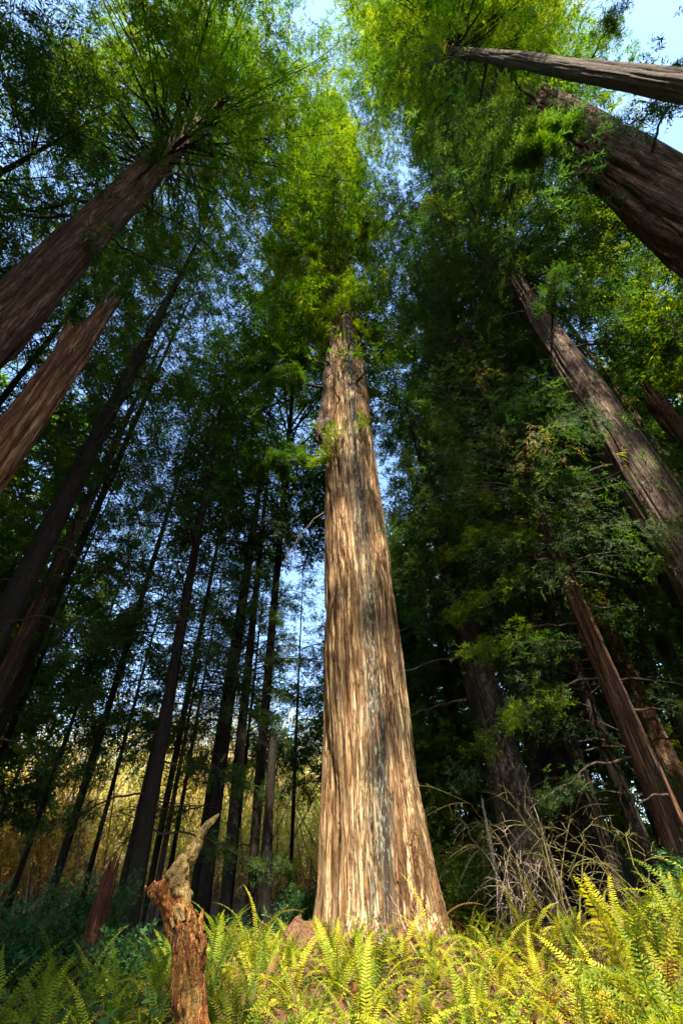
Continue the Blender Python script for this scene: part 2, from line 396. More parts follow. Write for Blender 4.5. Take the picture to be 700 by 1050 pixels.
def limb_mesh(name, start, az, L, r0, mat, rise=.2, droop=.4, wig=.12, twigs=6, seed=0, leaf=None, leafm=None, lsize=.6, nsub=3, ltint=.5):
    """one gnarled bough with its twigs; optional sprays"""
    r = np.random.default_rng(seed + 100)
    hd = np.array([math.sin(math.radians(az)), math.cos(math.radians(az)), 0]); side = np.array([hd[1], -hd[0], 0])
    s = np.linspace(0, 1, 13)
    w1 = np.cumsum(r.normal(0, 1, 13)) * wig * L / 6; w2 = np.cumsum(r.normal(0, 1, 13)) * wig * L / 8
    w1 -= w1[0]; w2 -= w2[0]
    pts = np.asarray(start) + hd * (L * s)[:, None] + side * w1[:, None] + UP * (L * (rise * s - droop * s * s) + w2)[:, None]
    mb = MB(); mb.tube(pts, r0 * (1.02 - s) ** .8 + .008, 6, 0)
    tips = [pts[-3:]]
    for q in range(twigs):
        k = r.integers(3, 12); a = r.choice([-1, 1]) * r.uniform(.5, 1.2)
        tg = unit(pts[k] - pts[k - 1]); d = rot_about(tg[None], UP[None], np.array([a]))[0]
        l = L * r.uniform(.12, .34) * (1.2 - s[k])
        m = 6; u = np.linspace(0, 1, m)
        pp = pts[k] + d * (l * u)[:, None] + UP * (l * (r.uniform(-.2, .3) * u - r.uniform(.1, .5) * u * u))[:, None] + np.cumsum(r.normal(0, .03 * l, (m, 3)), 0) * (u > 0)[:, None]
        mb.tube(pp, r0 * .35 * (1.02 - s[k]) * (1.05 - u) + .004, 4, 0)
        tips.append(pp[2:])
        for b in range(nsub):
            kk = r.integers(1, m - 1); d2 = unit(d + r.normal(0, .6, 3)); u2 = np.linspace(0, 1, 4)
            p3 = pp[kk] + d2 * (l * r.uniform(.2, .5) * u2)[:, None] - UP * (l * .12 * u2 * u2)[:, None]
            mb.tube(p3, .006 * (1.2 - u2) + .002, 3, 0); tips.append(p3[1:])
    if leaf:
        leaf = int(leaf * 2.2); P = np.concatenate(tips); P = P[r.integers(0, len(P), leaf)] + r.normal(0, .14, (leaf, 3))
        d = hd + r.normal(0, .7, (leaf, 3)); d[:, 2] -= .25
        sprays(mb, P, d, UP + r.normal(0, .4, (leaf, 3)), lsize * .66 * r.uniform(.6, 1.2, leaf), 'near', 1, np.clip(r.normal(ltint, .2, leaf), 0, 1))
    return mb.mesh(name, [mat, leafm or M['leaf_red']], False)

# ------------------------------------------------------------------ the ground
def build_ground():
    a = np.concatenate([-np.geomspace(400, 30, 24), np.linspace(-29, 29, 150), np.geomspace(30, 400, 24)])
    b = np.concatenate([-np.geomspace(400, 8, 20), np.linspace(-7, 45, 150), np.geomspace(46, 450, 26)])
    X, Y = np.meshgrid(a, b); Z = gz(X, Y)
    n = len(a); i = np.arange(len(b) - 1)[:, None] * n; j = np.arange(n - 1)[None]
    f = np.stack([i + j, i + j + 1, i + n + j + 1, i + n + j], -1).reshape(-1, 4)
    mb = MB(); mb.add(np.stack([X, Y, Z], -1).reshape(-1, 3), f)
    return tag(obj('ground', mb.mesh('ground', [M['soil']], True)), kind='structure')
build_ground()

# ------------------------------------------------------------------ trees
TREES = {}
def tree(name, az, D, prof, label, bark, crown=None, lean=(0, 0), cat='tree', group=None, branches=(), tkw=None, xy=None, trunk_label=None):
    x, y = pol(az, D) if xy is None else xy
    z = float(gz(x, y)) - .05
    root = thing(name, (x, y, z), label, cat, group)
    kw = dict(nseg=40, dz=.7, flute=.08, nflute=7, seed=int(abs(az) * 7) % 40); kw.update(tkw or {})
    t = obj('trunk', trunk_mesh('trunk', prof, M[bark], lean, **kw), root)
    if crown:
        c = dict(crown); c.setdefault('lean', lean)
        obj('crown', crown_mesh('crown', **c), root)
    for k, b in enumerate(branches):
        b = dict(b); h = b.pop('h'); rr = float(np.interp(h, [p[0] for p in prof], [p[1] for p in prof])) * .8
        a = math.radians(b['az'])
        st = np.array([lean[0] * h + rr * math.sin(a), lean[1] * h + rr * math.cos(a), h])
        b.setdefault('mat', M['branch']); b.setdefault('seed', int(h * 13 + b['az']) % 997)
        obj('branch', limb_mesh('branch', st, **b), root)
    return root

RED = dict(leafm=M['leaf_red'], wood=M['branch'])
FAR = dict(leafm=M['leaf_far'], wood=M['branch'])
HEM = dict(leafm=M['leaf_hem'], wood=M['branch'], shape='cone', tpl='hem')

# --- the giant in the middle
GX, GY = pol(2.35, 15.0)
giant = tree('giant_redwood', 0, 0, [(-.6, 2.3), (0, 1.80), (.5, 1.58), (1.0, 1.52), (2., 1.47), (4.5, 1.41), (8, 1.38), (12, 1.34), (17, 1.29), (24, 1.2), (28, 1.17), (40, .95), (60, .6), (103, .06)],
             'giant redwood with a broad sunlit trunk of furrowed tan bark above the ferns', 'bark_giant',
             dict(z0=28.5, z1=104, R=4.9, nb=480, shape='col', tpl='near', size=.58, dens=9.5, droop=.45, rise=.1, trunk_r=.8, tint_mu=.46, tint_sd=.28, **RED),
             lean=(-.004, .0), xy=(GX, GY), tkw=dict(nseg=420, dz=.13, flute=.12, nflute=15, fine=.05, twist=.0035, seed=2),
             branches=[dict(h=26.5, az=-95, L=5.5, r0=.14, rise=-.05, droop=.12, twigs=9, leaf=260, leafm=M['leaf_red'], lsize=.7, ltint=.2),
                       dict(h=17.2, az=-92, L=3.6, r0=.16, rise=-.02, droop=.1, twigs=9, leaf=240, leafm=M['leaf_red'], lsize=.6, ltint=.15),
                       dict(h=23.0, az=-110, L=4.6, r0=.09, rise=-.25, droop=.1, twigs=7, leaf=120, leafm=M['leaf_red'], lsize=.6, ltint=.2),
                       dict(h=33, az=-150, L=3.5, r0=.10, rise=.5, droop=.3, twigs=6, leaf=150, leafm=M['leaf_bright'], lsize=.6),
                       dict(h=38, az=150, L=4.2, r0=.10, rise=.5, droop=.4, twigs=6, leaf=160, leafm=M['leaf_bright'], lsize=.6),
                       dict(h=15.0, az=-60, L=2.6, r0=.03, rise=-.5, droop=.5, mat=M['branch_pale'], twigs=2)] + [dict(h=h, az=a, L=l, r0=.07, rise=.1, droop=.3, twigs=2, nsub=1, mat=M['branch']) for h, a, l in ((20.5, 205, .8), (22.4, 150, 1.0), (24.6, 232, 1.2), (25.5, 172, .9), (27, 120, 1.4), (19.2, 118, .9))])
def burl_mesh():
    th = np.linspace(0, 2 * PI, 44, endpoint=False); h = np.linspace(0, 1, 110)
    TH, Hh = np.meshgrid(th, h)
    r = .20 + .42 * np.exp(-((Hh - .12) / .06) ** 2) + .10 * np.exp(-((Hh - .24) / .10) ** 2)
    r = r * np.clip(Hh / .05, 0, 1) ** .5 * (1 + .5 * (vnoise(TH / (2 * PI) * 6, Hh * 14, 6, 4) - .5) + .45 * (vnoise(TH / (2 * PI) * 14, Hh * 34, 14, 6) - .5)) * (1 - .4 * sstep(.45, 1, Hh))
    z = 17.4 + 12.5 * Hh
    x = -1.24 - .10 * np.sin(Hh * 5) + .12 * Hh; y = -.40 + .1 * np.sin(Hh * 9)
    V = np.stack([x + r * np.cos(TH), y + r * np.sin(TH), z], -1)
    n = 44; i = np.arange(109)[:, None] * n; j = np.arange(n)[None]; j2 = (j + 1) % n
    mb = MB(); mb.add(V.reshape(-1, 3), np.stack([i + j, i + j2, i + n + j2, i + n + j], -1).reshape(-1, 4))
    return mb.mesh('burl', [M['bark_grey']], True)
tag(obj('burl', burl_mesh(), giant), 'knobbly burl with a second stem growing up along the trunk')
def sprout_mesh(h, az0, n, spread, size):
    """a burst of shoots from one bud in the bark"""
    r = np.random.default_rng(int(h * 10)); mb = MB(); P = []; Dd = []
    a0 = math.radians(az0); b = np.array([1.12 * math.sin(a0), 1.12 * math.cos(a0), h])
    for k in range(max(5, n // 8)):
        a = a0 + math.radians(r.normal(0, spread * 1.6)); d = unit(np.array([math.sin(a), math.cos(a), r.normal(.1, .5)]))
        L = r.uniform(.5, 1.3) * (.6 + spread / 30); u = np.linspace(0, 1, 6)
        pts = b + d * (L * u)[:, None] - UP * (.35 * L * u * u)[:, None]; mb.tube(pts, .018 * (1.1 - u), 4, 1)
        t = r.uniform(.3, 1, 9); q = np.stack([np.interp(t, u, pts[:, c]) for c in range(3)], -1); P.append(q); Dd.append(np.tile(d, (9, 1)))
    P = np.concatenate(P); m = len(P); d = np.concatenate(Dd) + r.normal(0, .6, (m, 3)); d[:, 2] -= .25
    sprays(mb, P, d, UP + r.normal(0, .5, (m, 3)), size * .75 * r.uniform(.6, 1.2, m), 'near', 0, np.clip(r.normal(.7, .2, m), 0, 1))
    return mb.mesh('sprout', [M['leaf_bright'], M['branch']])
for (h, az0, n, sp, sz) in ((17.4, 215, 70, 20, .5), (18.0, 160, 46, 14, .45), (16.2, 232, 60, 12, .55), (29.8, 190, 150, 28, .6), (32.5, 170, 170, 30, .6), (28.0, 225, 60, 18, .5), (27.6, 140, 60, 16, .5), (35.5, 192, 150, 30, .6), (39, 165, 150, 30, .6), (44, 200, 150, 30, .6)):
    obj('sprout', sprout_mesh(h, az0, n, sp, sz), giant)

# --- close trees at the sides
tree('redwood_tree', -57.6, 14, [(-.6, 1.45), (0, 1.3), (2, 1.14), (10, 1.02), (25, .9), (45, .78), (60, .5), (78, .06)],
     'redwood with a shaded grey brown trunk beside the tall splintered snag', 'bark_red',
     dict(z0=38, z1=86, R=9.8, nb=400, shape='col', tpl='near', size=.58, dens=8.5, droop=.4, rise=.05, trunk_r=.6, tint_mu=.42, **RED),
     tkw=dict(nseg=220, dz=.25, flute=.10, nflute=10, fine=.03, seed=5),
     branches=[dict(h=h, az=a, L=l, r0=r, rise=ri, droop=dr, twigs=8, leaf=lf, lsize=.7, ltint=.25, mat=M[mm]) for h, a, l, r, ri, dr, lf, mm in
               ((31, -90, 6.5, .10, .0, .15, 90, 'branch'), (28, -100, 5.5, .08, -.1, .1, 60, 'branch'), (35, -40, 6.0, .09, .0, .15, 110, 'branch'), (38, -120, 6, .09, .1, .1, 120, 'branch'),
                (33, 60, 6.0, .07, -.05, .2, 60, 'branch'), (27, 70, 4.6, .06, -.15, .25, 20, 'branch'), (37, 90, 5.2, .07, .05, .25, 30, 'branch_pale'), (34, 130, 4.4, .07, .1, .2, 50, 'branch'))])
tree('broken_snag', -48.8, 12, [(-.6, 1.1), (0, .98), (2, .86), (8, .66), (14, .54), (19, .47), (24.5, .32)],
     'tall splintered dead snag with a jagged top beside the shaded redwood', 'snag_wood', tkw=dict(nseg=110, dz=.2, flute=.14, nflute=6, fine=.04, jag=6.5, seed=9), cat='dead tree')
tree('redwood_tree', 63.4, 17, [(-.6, 2.7), (0, 2.4), (3, 2.0), (10, 1.82), (22, 1.68), (40, 1.5), (55, 1.25), (80, .1)],
     'massive redwood with deeply furrowed red brown bark behind the mossy leaning trunk', 'bark_red',
     dict(z0=53, z1=86, R=9.4, nb=330, shape='col', tpl='near', size=.58, dens=8.5, droop=.4, rise=.05, trunk_r=1., tint_mu=.45, **RED),
     lean=(.012, -.029), tkw=dict(nseg=360, dz=.2, flute=.26, nflute=14, fine=.05, twist=.005, seed=14),
     branches=[dict(h=h, az=a, L=l, r0=r, rise=ri, droop=dr, twigs=9, leaf=lf, lsize=.75, ltint=.3) for h, a, l, r, ri, dr, lf in
               ((31, -95, 4.5, .08, -.15, .2, 260), (33.5, -110, 4.2, .08, -.2, .2, 220), (28, 190, 3.4, .06, -.1, .2, 120), (40, -60, 5, .08, 0, .2, 90), (43, -120, 5, .09, .1, .2, 110), (41, 170, 4.5, .08, 0, .2, 90), (37, -90, 4, .05, -.1, .1, 40))])
tree('spruce_tree', 80, 10, [(-.6, .62), (0, .52), (4, .44), (18, .39), (40, .35), (57, .29), (86, .05)],
     'slender mossy trunk crossing in front of the massive furrowed redwood', 'bark_moss',
     dict(z0=43, z1=90, R=8.2, nb=330, shape='col', tpl='near', size=.56, dens=8.5, droop=.3, rise=.12, trunk_r=.3, tint_mu=.5, **RED),
     lean=(-.0112, .0402), xy=(10.02, 1.17), tkw=dict(nseg=120, dz=.2, flute=.04, nflute=7, fine=.025, seed=21),
     branches=[dict(h=h, az=a, L=l, r0=r, rise=ri, droop=dr, twigs=8, leaf=lf, lsize=.6, ltint=.4, wig=.2) for h, a, l, r, ri, dr, lf in
               ((40, -10, 5.5, .09, .0, .3, 40), (44, -35, 5.5, .09, .05, .35, 60), (47, 20, 5, .08, .1, .3, 80), (49, -80, 5, .08, .1, .3, 80), (36, -20, 4, .05, -.1, .3, 20), (50, 190, 4, .07, .1, .3, 80))])
tree('redwood_tree', 42.6, 16, [(-.6, 1.25), (0, 1.1), (2, .98), (8, .90), (15, .80), (25, .62), (34, .44), (54, .05)],
     'slanting brown trunk with a sunlit upper stem beside two thin dark stems', 'bark_grey',
     dict(z0=26, z1=58, R=6.4, nb=250, tpl='near', size=.54, dens=9, droop=.35, rise=.1, trunk_r=.4, tint_mu=.4, **FAR),
     tkw=dict(nseg=160, dz=.2, flute=.09, nflute=8, fine=.03, seed=25),
     branches=[dict(h=h, az=a, L=l, r0=.05, rise=-.1, droop=.2, twigs=7, leaf=lf, lsize=.6, ltint=.3, leafm=M['leaf_hem']) for h, a, l, lf in
               ((13, -80, 3.5, 60), (16, -100, 4.2, 90), (19, -60, 4, 90), (22, 200, 3.5, 60), (21, 100, 4, 80), (25, -90, 4, 80))])
tree('fir_tree', 38.8, 20, [(-.6, .42), (0, .36), (3, .31), (20, .24), (40, .04)],
     'thin dark stem close behind the brown trunk with the sunlit upper stem', 'bark_dark',
     dict(z0=9, z1=41, R=4.2, nb=170, size=0.53, dens=8.7, droop=.35, rise=.05, hang=.4, tint_mu=.4, **HEM), lean=(.016, -.01),
     branches=[dict(h=h, az=a, L=3.6, r0=.035, rise=.0, droop=.3, twigs=6) for h, a in ((5, -70), (6.5, 100), (8, -120), (9.5, 40), (11, 200))])
tree('fir_tree', 36.0, 24, [(-.6, .5), (0, .42), (3, .36), (20, .28), (42, .04)],
     'thin straight dark stem between the brown trunk and the drooping hemlock', 'bark_dark',
     dict(z0=11, z1=44, R=4.6, nb=180, size=0.56, dens=8.4, droop=.4, rise=.05, hang=.4, tint_mu=.42, **HEM))
tree('redwood_tree', 55.4, 30, [(-.6, 1.1), (0, .95), (3, .8), (25, .6), (45, .4), (62, .05)],
     'pale brown trunk seen past the massive furrowed redwood', 'bark_grey',
     dict(z0=33, z1=63, R=5.6, nb=200, size=0.68, dens=8.0, tint_mu=.5, trunk_r=.4, **RED), tkw=dict(nseg=48, seed=31))
tree('broken_snag', 48.7, 20, [(-.6, .8), (0, .72), (3, .62), (12, .54), (21.8, .40)],
     'slanting broken snag with a jagged sunlit top past the brown trunk', 'snag_wood', tkw=dict(nseg=60, dz=.35, flute=.22, nflute=5, fine=.03, jag=4, seed=33), cat='dead tree')

# --- trees of the left side
tree('fir_tree', -39.8, 16, [(-.6, .55), (0, .47), (2, .41), (10, .37), (20, .30), (30, .20), (46, .03)],
     'dark slim trunk rising past the tip of the splintered snag', 'bark_dark',
     dict(z0=15, z1=47, R=4.6, nb=125, size=0.53, dens=6.8, droop=.35, rise=.05, hang=.45, tint_mu=.45, **HEM), tkw=dict(nseg=36, flute=.05, seed=41),
     branches=[dict(h=h, az=a, L=l, r0=.03, rise=-.05, droop=.25, twigs=7, leaf=lf, leafm=M['leaf_hem'], lsize=.5, ltint=.3) for h, a, l, lf in
               ((5, 70, 3, 30), (6.5, -80, 3, 30), (8, 110, 3.4, 40), (9.5, -100, 3, 30), (11, 60, 3.5, 40), (12, 190, 3, 30))])
tree('fir_tree', -37.3, 24, [(-.6, .55), (0, .47), (3, .40), (18, .30), (40, .03)],
     'brownish slim trunk behind the darkest slim trunk at the edge of the wood', 'bark_grey',
     dict(z0=15, z1=42, R=4.6, nb=110, size=0.56, dens=7.6, droop=.4, rise=.05, hang=.5, tint_mu=.5, **HEM), tkw=dict(nseg=30, seed=43))
tree('hemlock_tree', -20.1, 19, [(-.6, .38), (0, .32), (1.5, .27), (10, .23), (20, .17), (33, .03)],
     'slender dark tilted trunk close behind the rotten red stump', 'bark_dark',
     dict(z0=9, z1=33, R=5.0, nb=130, size=0.46, dens=6.1, droop=.35, rise=.1, hang=.25, tint_mu=.35, bare=.3, **HEM), lean=(-.052, .022), tkw=dict(nseg=30, flute=.05, seed=45),
     branches=[dict(h=h, az=a, L=l, r0=.028, rise=.0, droop=.3, twigs=9, nsub=4, leaf=75, leafm=M['leaf_hem'], lsize=.52, ltint=.45) for h, a, l in
               ((3.4, 80, 3.6), (4.4, -90, 4.0), (5.4, 115, 3.8), (6.4, -70, 4.4), (7.4, 95, 4.4), (8.4, -110, 4.6), (9.4, 75, 4.4), (10.4, -90, 4.4), (11.4, 100, 4.2), (12.4, -75, 4), (13.4, 90, 4))])
tree('hemlock_tree', -21.4, 25, [(-.6, .22), (0, .18), (2, .15), (10, .12), (18, .02)],
     'pole thin dark stem just beside the slender tilted trunk', 'bark_dark',
     dict(z0=4, z1=18.5, R=2.6, nb=80, size=0.40, dens=6.8, hang=.4, tint_mu=.4, bare=.25, **HEM), tkw=dict(nseg=16, flute=.04))
tree('hemlock_tree', -14.0, 25, [(-.6, .38), (0, .32), (2, .28), (12, .24), (24, .17), (36, .03)],
     'dark straight trunk with a thinner twin stem pressed against it', 'bark_dark',
     dict(z0=10, z1=36.5, R=4.8, nb=140, size=0.49, dens=6.5, droop=.3, rise=.08, hang=.25, tint_mu=.35, bare=.25, **HEM), tkw=dict(nseg=26, flute=.05, seed=49),
     branches=[dict(h=h, az=a, L=l, r0=.028, rise=.0, droop=.3, twigs=9, nsub=4, leaf=75, leafm=M['leaf_hem'], lsize=.52, ltint=.45) for h, a, l in ((3.5, 80, 3.4), (5, -90, 3.8), (6, 120, 3.6), (7, -60, 4), (8, 85, 4), (9, -100, 4.2), (10.5, 70, 4), (12, -85, 4))])
tree('hemlock_tree', -15.0, 26.5, [(-.6, .24), (0, .21), (12, .17), (28, .03)],
     'thinner twin stem pressed against a dark straight trunk', 'bark_dark',
     dict(z0=9, z1=28.5, R=3, nb=80, size=0.46, dens=5.7, hang=.3, tint_mu=.35, **HEM), tkw=dict(nseg=18, flute=.04), lean=(.012, 0))
tree('hemlock_tree', -12.0, 24, [(-.6, .35), (0, .30), (2, .26), (12, .21), (22, .14), (33, .03)],
     'slim dark trunk between the twin stems and the short black snag', 'bark_dark',
     dict(z0=10, z1=33.5, R=4.6, nb=130, size=0.49, dens=6.5, hang=.25, tint_mu=.35, bare=.25, **HEM), lean=(-.016, .006), tkw=dict(nseg=22, flute=.05))
tree('broken_snag', -8.3, 20, [(-.6, .28), (0, .22), (3, .19), (6.7, .18)],
     'short black snag with a snapped flat top beside the giant redwood', 'bark_dark', tkw=dict(nseg=28, dz=.25, flute=.1, nflute=5, jag=.35, seed=53), lean=(-.02, 0), cat='dead tree')
for az, D, lab in ((-18.4, 29, 'grey bare sapling behind the slender tilted trunk'),):
    tree('hemlock_tree', az, D, [(-.6, .2), (0, .17), (8, .12), (15, .02)], lab, 'bark_grey', dict(z0=5, z1=15.5, R=2.2, nb=50, size=0.40, dens=5.7, hang=.4, tint_mu=.4, **HEM), tkw=dict(nseg=14))
# dark crowned trees left of the giant
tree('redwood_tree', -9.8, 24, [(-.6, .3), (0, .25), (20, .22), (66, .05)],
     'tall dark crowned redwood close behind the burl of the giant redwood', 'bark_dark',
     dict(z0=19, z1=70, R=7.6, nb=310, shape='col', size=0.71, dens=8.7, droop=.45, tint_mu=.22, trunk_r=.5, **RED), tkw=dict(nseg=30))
tree('redwood_tree', -27, 31, [(-.6, .3), (0, .22), (20, .18), (52, .04)],
     'tall feathery conifer rising behind the slender tilted trunk', 'bark_dark',
     dict(z0=12, z1=58, R=5.6, nb=210, size=0.68, dens=6.8, droop=.45, tint_mu=.35, trunk_r=.4, hang=.3, **FAR), tkw=dict(nseg=26))
tree('redwood_tree', -47, 27, [(-.6, .3), (0, .22), (20, .18), (52, .04)],
     'bushy green conifer filling the gap behind the splintered snag', 'bark_grey',
     dict(z0=17, z1=54, R=6.2, nb=135, size=0.68, dens=8.0, droop=.45, tint_mu=.5, trunk_r=.4, hang=.3, **RED), tkw=dict(nseg=26))

for az, D, h, R, z0, lab, lm, mu in (
        (-71, 19, 58, 6.5, 26, 'tall dark conifer crowding the corner behind the shaded grey brown redwood', FAR, .3), (-52, 25, 62, 6.5, 24, 'tall conifer showing sky between its boughs above the splintered snag', FAR, .35),
        (-36, 26, 60, 5.5, 14, 'tall thin crowned conifer above the dark slim trunk', FAR, .35), (-19, 36, 64, 5.5, 13, 'tall feathery conifer between the slim trunks and the dark crowned redwood', FAR, .4),
        (12.5, 33, 70, 4.2, 34, 'tall conifer whose crown shows against sky just past the giant redwood', FAR, .4), (46, 26, 64, 6.5, 26, 'tall conifer above the jagged sunlit snag', RED, .45),
        (61, 27, 60, 6.5, 22, 'tall conifer showing in sun below the massive furrowed redwood', RED, .6), (34, 21, 58, 5, 34, 'tall dark conifer whose crown arches over the drooping hemlock', FAR, .35)):
    tree('conifer_tree', az, D, [(-.6, .3), (0, .24), (h * .5, .18), (h, .04)], lab, 'bark_dark' if lm is FAR else 'bark_grey',
         dict(z0=z0, z1=h + 1, R=R, nb=128, size=.68, dens=6.2, droop=.45, trunk_r=.4, tint_mu=mu, hang=.2, **lm), tkw=dict(nseg=24, dz=1.))

# --- trees of the right side
tree('redwood_tree', 17.3, 17, [(-.6, 1.0), (0, .86), (2, .72), (6, .60), (14, .43), (24, .05)],
     'dark redwood leaning over the bare mossy shrub, its crown blue green', 'bark_dark',
     dict(z0=10, z1=25.5, R=2.9, nb=170, size=.5, dens=11, droop=.35, rise=.0, trunk_r=.4, tint_mu=.5, **FAR), lean=(-.042, .0), tkw=dict(nseg=120, dz=.2, flute=.12, nflute=8, fine=.03, seed=61),
     branches=[dict(h=h, az=a, L=l, r0=.035, rise=-.1, droop=.2, twigs=7) for h, a, l in ((6, -80, 2.6), (7.4, -110, 3), (6.6, 80, 2.6), (9, -90, 2.6))])
tree('redwood_tree', 22.3, 23, [(-.6, 1.6), (0, 1.4), (2, 1.2), (10, 1.0), (25, .7), (60, .05)],
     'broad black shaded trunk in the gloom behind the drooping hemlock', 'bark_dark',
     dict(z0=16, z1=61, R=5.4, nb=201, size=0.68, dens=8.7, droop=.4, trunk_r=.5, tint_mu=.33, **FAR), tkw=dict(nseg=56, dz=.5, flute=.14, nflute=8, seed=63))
tree('hemlock_tree', 24.2, 19.5, [(-.6, .3), (0, .25), (2, .21), (8, .18), (36, .02)],
     'slim shaded hemlock wrapped in hanging boughs beside the broad black trunk', 'bark_dark',
     dict(z0=3, z1=36.5, R=3.6, nb=185, size=.42, dens=10, droop=.5, rise=.1, hang=.6, tint_mu=.4, **HEM), tkw=dict(nseg=24, flute=.05))
tree('hemlock_tree', 30.2, 16, [(-.6, .45), (0, .38), (2, .32), (10, .27), (22, .19), (40, .04)],
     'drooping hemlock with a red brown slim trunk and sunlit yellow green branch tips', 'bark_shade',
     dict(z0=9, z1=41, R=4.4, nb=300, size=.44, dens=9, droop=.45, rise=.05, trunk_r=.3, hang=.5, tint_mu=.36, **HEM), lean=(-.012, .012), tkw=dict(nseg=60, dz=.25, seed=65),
     branches=[dict(h=h, az=a, L=l, r0=.03, rise=-.05, droop=.28, twigs=9, leaf=lf, leafm=M[lm], lsize=.4, ltint=.35) for h, a, l, lf, lm in  # sunlit tips are put into the colour: some boughs get brighter leaves
               ((3.4, -95, 3.2, 50, 'leaf_hem'), (4.6, 110, 3, 50, 'leaf_hem'), (5.6, -80, 4.0, 120, 'leaf_bright'), (6.6, -115, 3.6, 60, 'leaf_hem'), (7.4, -92, 4.2, 130, 'leaf_bright'), (8.2, 90, 3.5, 60, 'leaf_hem'), (9.4, -84, 4.2, 140, 'leaf_bright'),
                (10.4, -120, 3.6, 60, 'leaf_hem'), (11.6, -96, 4.0, 130, 'leaf_bright'), (13.2, -88, 3.6, 60, 'leaf_bright'), (12.5, 100, 3.5, 60, 'leaf_hem'))])
tree('redwood_tree', 31.6, 28, [(-.6, .85), (0, .75), (2, .66), (12, .56), (46, .05)],
     'rusty trunk catching the sun close behind the drooping hemlock', 'bark_red',
     dict(z0=16, z1=47, R=5, nb=136, size=0.68, dens=8.4, trunk_r=.4, tint_mu=.45, **FAR), tkw=dict(nseg=40, seed=67))
tree('alder_tree', 32.2, 40, [(-.6, .5), (0, .44), (10, .36), (24, .05)],
     'pale barked trunk glowing in the sun behind the rusty trunk', 'bark_pale',
     dict(z0=12, z1=25, R=3.5, nb=70, size=.9, dens=3.6, shape='oval', leafm=M['leaf_lime'], wood=M['branch'], tint_mu=.4), tkw=dict(nseg=24))
tree('redwood_tree', 20.5, 33, [(-.6, 1.1), (0, .9), (20, .6), (66, .05)],
     'tall blue green conifer above the dark leaning redwood', 'bark_grey',
     dict(z0=24, z1=68, R=5.6, nb=194, size=0.71, dens=8.4, trunk_r=.5, tint_mu=.35, **FAR), tkw=dict(nseg=30))
tree('redwood_tree', 30, 27, [(-.6, .9), (0, .8), (20, .5), (56, .05)],
     'tall dense conifer directly above the drooping hemlock', 'bark_dark',
     dict(z0=18, z1=58, R=6.4, nb=201, size=0.71, dens=8.7, trunk_r=.5, tint_mu=.33, **FAR), tkw=dict(nseg=30))
tree('fir_tree', 27.2, 19, [(-.6, .36), (0, .3), (2, .25), (10, .2), (27, .03)],
     'dense young fir hiding the foot of the tall dense conifer', 'bark_dark',
     dict(z0=5, z1=28, R=3.8, nb=150, size=0.49, dens=9.5, droop=.4, hang=.4, tint_mu=.33, **HEM), tkw=dict(nseg=22))

# --- unseen redwoods added behind the photographer to shade the sides of the glade
behind = tree('redwood_tree', 0, 0, [(-.6, 1.8), (0, 1.5), (3, 1.25), (30, .9), (60, .5), (84, .06)], 'unseen redwood added behind the photographer to cast shade', 'bark_red',
              dict(z0=15, z1=86, R=8.0, nb=560, size=1.3, dens=6.0, trunk_r=.6, lumps=(.8, .3), seed=99, **RED), xy=(-6.8, -9), group='unseen redwoods added for their shade', tkw=dict(nseg=40, dz=1.))
behind.scale = (.76,) * 3; behind.rotation_euler = (0, 0, 3.768)
for k, (x, y, sc) in enumerate(((-17, -8.5, .76), (-25, -7, .7), (-33, -5, .65), (17.6, -9, .64), (25.5, -8, .64), (32, -6, .62), (4, -34, .42), (-9, -32, .45), (44, -10, .6), (-40, -14, .6), (0, -52, .6))):
    dup(behind, (x, y, float(gz(x, y)) - .05), 1.256 if y == -9 else k * 1.7, sc, 'unseen redwood added behind the photographer to cast shade')

tree('redwood_tree', 0, 0, [(-.6, .9), (0, .8), (40, .5), (76, .06)], 'unseen narrow crowned redwood added to shade the slim dark trunks', 'bark_red',  # out of view, added for its shadow on the slim trunks
     dict(z0=44, z1=77, R=4.4, nb=200, size=1., dens=7, trunk_r=.5, lumps=(.8, .3), seed=98, **RED), xy=(-1.6, -14), group='unseen redwoods added for their shade', tkw=dict(nseg=20, dz=1.5))

tree('redwood_tree', 0, 0, [(-.6, .7), (0, .6), (40, .4), (74, .06)], 'unseen sparse crowned redwood added to dapple light on the giant redwood', 'bark_red',  # out of view, added so its thin crown breaks up the sunlight
     dict(z0=48, z1=74, R=4.6, nb=90, size=.9, dens=4.5, trunk_r=.4, lumps=(.8, .3), seed=97, **RED), xy=(8.2, -15), group='unseen redwoods added for their shade', tkw=dict(nseg=20, dz=1.5))

# --- the far wood: copies of four trees
protos = []
for k, (kind, kw) in enumerate((('far_a', dict(z0=7, z1=40, R=5.2, nb=170, tpl='far', size=.95, dens=7, tint_mu=.45, **FAR)),
                                ('far_b', dict(z0=11, z1=33, R=4.8, nb=110, tpl='mid', size=.65, dens=6.5, hang=.35, tint_mu=.5, shape='cone', leafm=M['leaf_hem'], wood=M['branch'])),
                                ('far_c', dict(z0=9, z1=44, R=5.6, nb=180, tpl='far', size=.95, dens=7, tint_mu=.5, **RED)),
                                ('far_d', dict(z0=3, z1=18, R=4.2, nb=110, tpl='far', size=.7, dens=8, shape='oval', leafm=M['leaf_lime'], wood=M['branch'], tint_mu=.4, rise=.5)))):
    H = kw['z1'] - 1
    bark = ('bark_grey', 'bark_dark', 'bark_red', 'bark_pale')[k]
    pr = [(-.6, .25), (0, .19), (H * .5, .13), (H, .03)]
    if k == 3: pr = [(-.6, .25), (0, .2), (H * .5, .13), (H, .02)]
    protos.append((('conifer_tree', 'fir_tree', 'conifer_tree', 'alder_tree')[k], pr, bark, kw))
